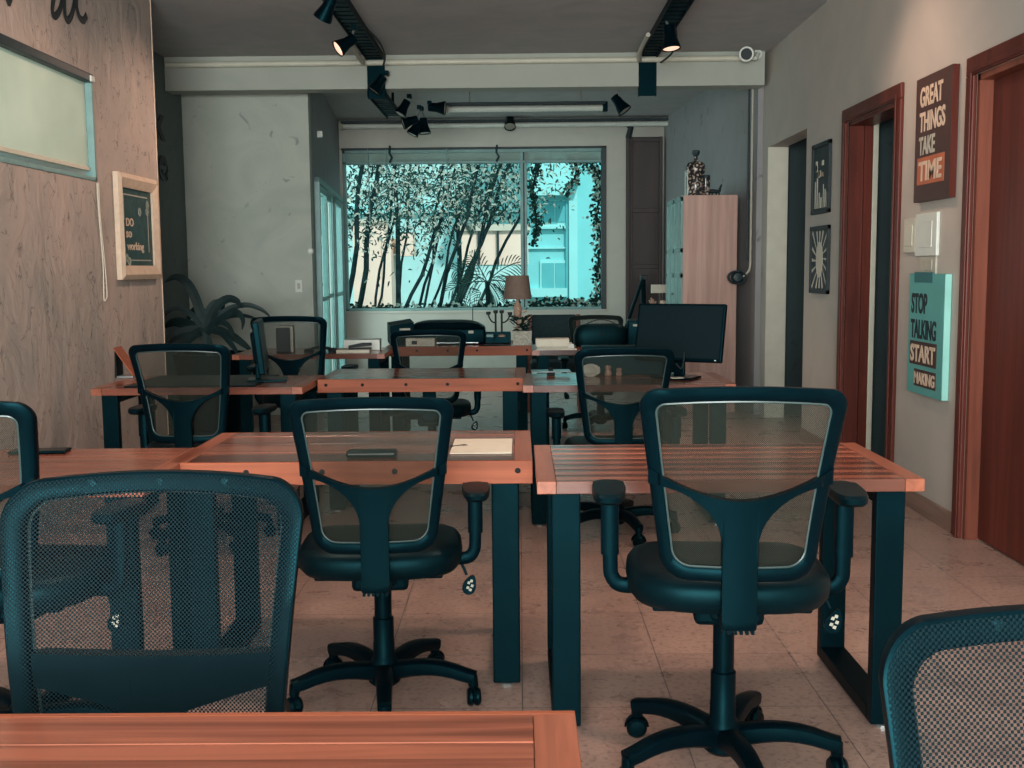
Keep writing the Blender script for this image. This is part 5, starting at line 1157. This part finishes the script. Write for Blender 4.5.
building('pale_building', 'pale cyan house front filling the gaps between the tree trunks', dict(loc=loc, parts=[('wall', 'palecyan', [(-6, B(524, 100, 600, 320, 0, 1)[0], 0, 3.0, 0, 7.2)]), ('roof', 'cyanlight', [(-6.2, B(524, 100, 600, 320, 0, 1)[0], -0.3, 3.2, 7.2, 7.4)]), ('string_course', 'cyanlight', [(-6, B(524, 100, 600, 320, 0, 1)[0], -0.12, 0, 3.4, 3.6)])]))
YC = 21.0
loc = (-0.6, YC, -0.7)
B = lambda *a: bxw(*a, loc)
building('cream_building', 'cream sunlit building between palm trunks left of the mullion', dict(loc=loc, parts=[
    ('wall', 'peach', [B(462, 225, 528, 265, 0, 1.2)]), ('roof_edge', 'paper', [B(460, 224, 530, 231, -0.06, 1.25)]),
    ('downpipe', 'aludark', [B(478, 231, 480, 264, -0.06, 0.0), B(497, 231, 499, 264, -0.06, 0.0)]),
    ('base', 'palecyan', [B(462, 265, 528, 340, 0.02, 1.2)]), ]))
loc = (-2.6, YC, -0.7); B = lambda *a: bxw(*a, loc)
building('cream_building', 'cream garden wall seen through the trunks at the left of the window', dict(loc=loc, parts=[
    ('wall', 'peach', [(B(355, 222, 384, 330, 0, 0.8)[:4] + (0, B(355, 222, 384, 330, 0, 0.8)[5])), B(395, 232, 412, 256, 0.2, 0.8)]), ('coping', 'paper', [B(354, 219, 385, 223, -0.05, 0.85)]), ('pier', 'peach', [B(384, 238, 391, 330, -0.05, 0.8)])]))
rnd = random.Random(11)
def palm(x0, y0, x1, y1, Y, r, label, nl=90, mtl='leafdark', spread=1.0, low=0.45):
    a, b_ = aY(x0, y0, Y), aY(x1, y1, Y)
    d = (b_ - a); a = a - d * ((a.z + 0.72) / d.z) if d.z > 0 else a
    d = b_ - a; top = b_ + d.normalized() * 0.5
    t = empty('palm_tree', (a.x, Y, -0.7), 0, label, 'tree', 'slender trees outside the big window'); O = Vector(t.location)
    pts = [a - O + (top - a) * (i / 10) + Vector((0.03 * math.sin(i * 1.7 + x0), 0.03 * math.cos(i * 1.3 + x0), 0)) for i in range(11)]
    MB().tube(pts, [0.72 * r * (1.05 - 0.035 * i + 0.03 * (i % 2)) for i in range(11)], 8).build('trunk', 'trunk', t, True)
    zlow = aY(430, 246, Y).z + 0.7
    g0, g1 = aY(458, 268, Y), aY(528, 224, Y)
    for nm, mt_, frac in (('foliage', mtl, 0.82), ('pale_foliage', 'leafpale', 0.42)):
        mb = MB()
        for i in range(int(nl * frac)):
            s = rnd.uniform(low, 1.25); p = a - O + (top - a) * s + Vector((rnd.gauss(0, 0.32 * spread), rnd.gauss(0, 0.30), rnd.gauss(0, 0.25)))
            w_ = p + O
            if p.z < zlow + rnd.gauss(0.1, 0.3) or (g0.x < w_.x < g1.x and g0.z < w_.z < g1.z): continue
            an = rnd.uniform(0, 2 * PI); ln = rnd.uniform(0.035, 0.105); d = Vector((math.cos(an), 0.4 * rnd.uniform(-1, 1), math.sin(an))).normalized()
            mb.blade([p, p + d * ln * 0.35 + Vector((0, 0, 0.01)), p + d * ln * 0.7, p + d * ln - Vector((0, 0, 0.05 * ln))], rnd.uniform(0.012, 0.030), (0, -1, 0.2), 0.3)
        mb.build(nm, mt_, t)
TR = [(350, 300, 362, 165, 15.2, 0.055, 'thick dark'), (358, 318, 378, 160, 15.6, 0.06, 'dark'), (374, 318, 397, 165, 16.2, 0.03, 'thin'), (404, 316, 430, 250, 16.0, 0.045, 'stout'), (399, 310, 412, 160, 17.5, 0.03, 'pale'), (425, 318, 438, 200, 16.4, 0.03, 'slim'), (430, 318, 452, 240, 15.6, 0.03, 'leaning'), (436, 318, 480, 165, 15.4, 0.042, 'long leaning'), (455, 318, 478, 255, 16.6, 0.035, 'short leaning'), (463, 300, 500, 165, 15.8, 0.045, 'tall leaning'), (476, 308, 512, 230, 16.8, 0.04, 'farther leaning'), (487, 225, 510, 165, 16.0, 0.045, 'upper leaning'), (376, 318, 392, 225, 17.2, 0.032, 'd'), (418, 318, 446, 200, 17.0, 0.034, 'd'), (446, 318, 492, 175, 17.4, 0.034, 'd'), (316, 330, 322, 165, 16.5, 0.07, 'd'), (330, 330, 338, 165, 18.0, 0.05, 'd')]
LBL = ['dark tree trunk standing first at the left end of the big window', 'dark trunk standing second from the left end of the big window', 'thin dark trunk before the cream garden wall', 'stout short-crowned trunk right of the cream garden wall', 'thin pale-leaved trunk rising behind the stout trunk', 'slim upright trunk in the middle of the left pane', 'slim trunk leaning right beside the slim upright one', 'long trunk leaning right across the middle of the left pane', 'short trunk leaning right below the cream building', 'tall trunk leaning right in front of the cream building', 'farther trunk leaning right under the cream building', 'trunk leaning right above the cream building', 'thin trunk close behind the one before the cream garden wall', 'thin leaning trunk behind the gap right of the cream garden wall', 'thin leaning trunk behind the long one crossing the left pane', 'thick trunk seen first through the sliding glass door', 'slim trunk seen nearer the window through the sliding glass door']
for i, (tr_, lb_) in enumerate(zip(TR, LBL)): palm(*tr_[:6], lb_, 900 if i < 2 else 480, ['leafdark', 'leafdark', 'leafmid', 'leafdark'][i % 4], 1.0, 0.5 if i < 2 else 0.62)
def frond(px, py, Y, tips, label, mtl='leafmid'):
    a = aY(px, py, Y); t = empty('palm_frond', a, 0, label, 'palm', 'pale palm fronds outside the big window')
    for tx, ty in tips:
        e = aY(tx, ty, Y + rnd.uniform(-0.3, 0.3)) - a; mid = e * 0.5 + Vector((0, 0, 0.18 * e.length)); P = bez((0, 0, 0), mid, e, 10)
        mb = MB(); mb.tube(P, 0.008, 5)
        for i in range(1, 11):
            tdir = (P[i] - P[i - 1]).normalized(); side = tdir.cross(Vector((0, 1, 0)))
            for s in (-1, 1):
                ln = 0.24 * math.sin(PI * (0.15 + 0.8 * i / 11)); d = (tdir * 0.7 + side * s * 0.7 + Vector((0, 0, -0.25))).normalized()
                mb.blade([P[i], P[i] + d * ln * 0.5, P[i] + d * ln * 0.8 - Vector((0, 0, 0.02)), P[i] + d * ln - Vector((0, 0, 0.05))], 0.016, (0, -1, 0), 0.2)
        mb.build('leaf', mtl, t)
    MB().tube([(0, 0, 0), (0.03, 0, -0.6), (0.0, 0, -(a.z + 0.7))], [0.03, 0.035, 0.045], 8).build('stalk', 'trunk', t, True)
frond(487, 282, 15.0, [(520, 262), (512, 285), (455, 270), (450, 290), (500, 300), (470, 255)], 'pale palm fronds spreading left of the lamp shade')
frond(457, 215, 16.5, [(440, 180), (470, 190), (430, 225), (475, 225), (455, 175)], 'pale palm fronds fanning out in the middle of the left pane')
frond(395, 185, 16.9, [(372, 200), (385, 165), (420, 180), (380, 215), (415, 205)], 'pale palm fronds high in the left part of the window')
frond(470, 310, 16.0, [(455, 295), (490, 298), (448, 312), (485, 315), (470, 288)], 'low spiky palm at the window bottom below the cream building', 'leafmid')
# climbing plants framing the window
def vine(label, path, n, width, mats=('leafdark', 'leafpale'), Y=YW + 0.36):
    a = aY(path[0][0], path[0][1], Y); t = empty('climbing_vine', a, 0, label, 'vine')
    P = smooth_path([aY(x, y, Y) - a for x, y in path], 6)
    MB().tube(P, 0.012, 6).build('stem', 'trunk', t)
    for mtl, frac in zip(mats, (0.6, 0.4)):
        mb = MB()
        for i in range(int(n * frac * 1.9)):
            p = rnd.choice(P) + Vector((rnd.gauss(0, width), rnd.uniform(-0.04, 0.10), rnd.gauss(0, width))); an = rnd.uniform(0, 2 * PI); ln = rnd.uniform(0.03, 0.065)
            d = Vector((math.cos(an), rnd.uniform(-.5, .5), math.sin(an))).normalized(); mb.blade([p, p + d * ln * 0.35, p + d * ln * 0.7, p + d * ln], rnd.uniform(0.022, 0.04), (0, -1, 0.3), 0.3)
        mb.build('leaves' if mtl == mats[0] else 'pale_leaves', mtl, t)
vine('leafy vine climbing the right edge of the big window', [(596, 305), (601, 290), (598, 265), (601, 240), (597, 215), (600, 190), (596, 170), (582, 158)], 340, 0.045)
vine('low leafy creeper along the bottom of the right pane', [(600, 303), (585, 304), (565, 303), (545, 305), (528, 304)], 220, 0.035)
vine('low dark creeper along the bottom of the left pane', [(345, 309), (380, 308), (420, 309), (460, 308), (500, 307), (520, 305)], 240, 0.025)
vine('thin vine dangling beside the window mullion', [(540, 158), (536, 172), (533, 190), (535, 210), (536, 228), (533, 247)], 120, 0.028, ('leafdark', 'leafmid'))
vine('pale sparse vine hanging from the top of the right pane', [(572, 158), (576, 170), (573, 182), (566, 195)], 60, 0.03, ('leafmid', 'leafpale'))

# ------------------------------------------------------------------ light
wd = bpy.data.worlds.new('World'); sc.world = wd; wd.use_nodes = True
bg = wd.node_tree.nodes['Background']; bg.inputs['Color'].default_value = (0.52, 0.82, 0.85, 1); bg.inputs['Strength'].default_value = 1.3
def light(name, typ, loc, energy, color, **kw):
    ld = bpy.data.lights.new(name, typ); ld.energy = energy; ld.color = color
    for k, v in kw.items(): setattr(ld, k, v)
    o = bpy.data.objects.new(name, ld); COL.objects.link(o); o.location = loc; return o
def aim(o, tgt): o.rotation_euler = (Vector(tgt) - o.location).to_track_quat('-Z', 'Y').to_euler()
s = light('sun', 'SUN', (0, 0, 10), 3.2, (1.0, 0.96, 0.9), angle=0.02); aim(s, Vector(s.location) + Vector((-0.35, 0.85, -1.0)))
# main fill lamp, added unseen behind the camera to brighten the room
s = light('rear_fill', 'AREA', (-0.6, -2.95, 1.65), 720, (0.95, 1.0, 0.97), shape='RECTANGLE', size=3.1, size_y=2.2); aim(s, (-0.1, 6, 1.3))
s = light('door_side_fill', 'AREA', (-3.3, 11.3, 1.5), 95, (0.80, 1.0, 0.97), shape='RECTANGLE', size=2.4, size_y=2.2); aim(s, (2, 12.0, 1.4))  # fill lamp added out of view past the glass door to brighten the back
# track spotlights
def spotl(name, loc, tgt, e, ang, blend=1.0, col=(1.0, 0.66, 0.50), r=0.12):
    s = light(name, 'SPOT', loc, e, col, spot_size=math.radians(ang), spot_blend=blend, shadow_soft_size=r); aim(s, tgt); return s
p = aY(347, 43, 7.75); spotl('spot_left', p + Vector((-0.10, -0.06, -0.06)), (XL, 6.9, 1.7), 75, 85)
spotl('spot_left_near', (-1.15, 5.6, 2.92), (XL, 5.4, 1.5), 50, 100)
p = aY(670, 36, 8.05); spotl('spot_right', p + Vector((0.01, -0.01, -0.11)), (1.15, 7.9, 0), 130, 70)
spotl('spot_right_near', (1.1, 5.9, 2.92), (XR, 5.75, 1.9), 48, 90)
spotl('spot_right_mid', (1.1, 4.0, 2.92), (0.9, 3.4, 0), 110, 95)
spotl('spot_left_mid', (-1.1, 3.6, 2.92), (-0.7, 3.2, 0), 110, 95)
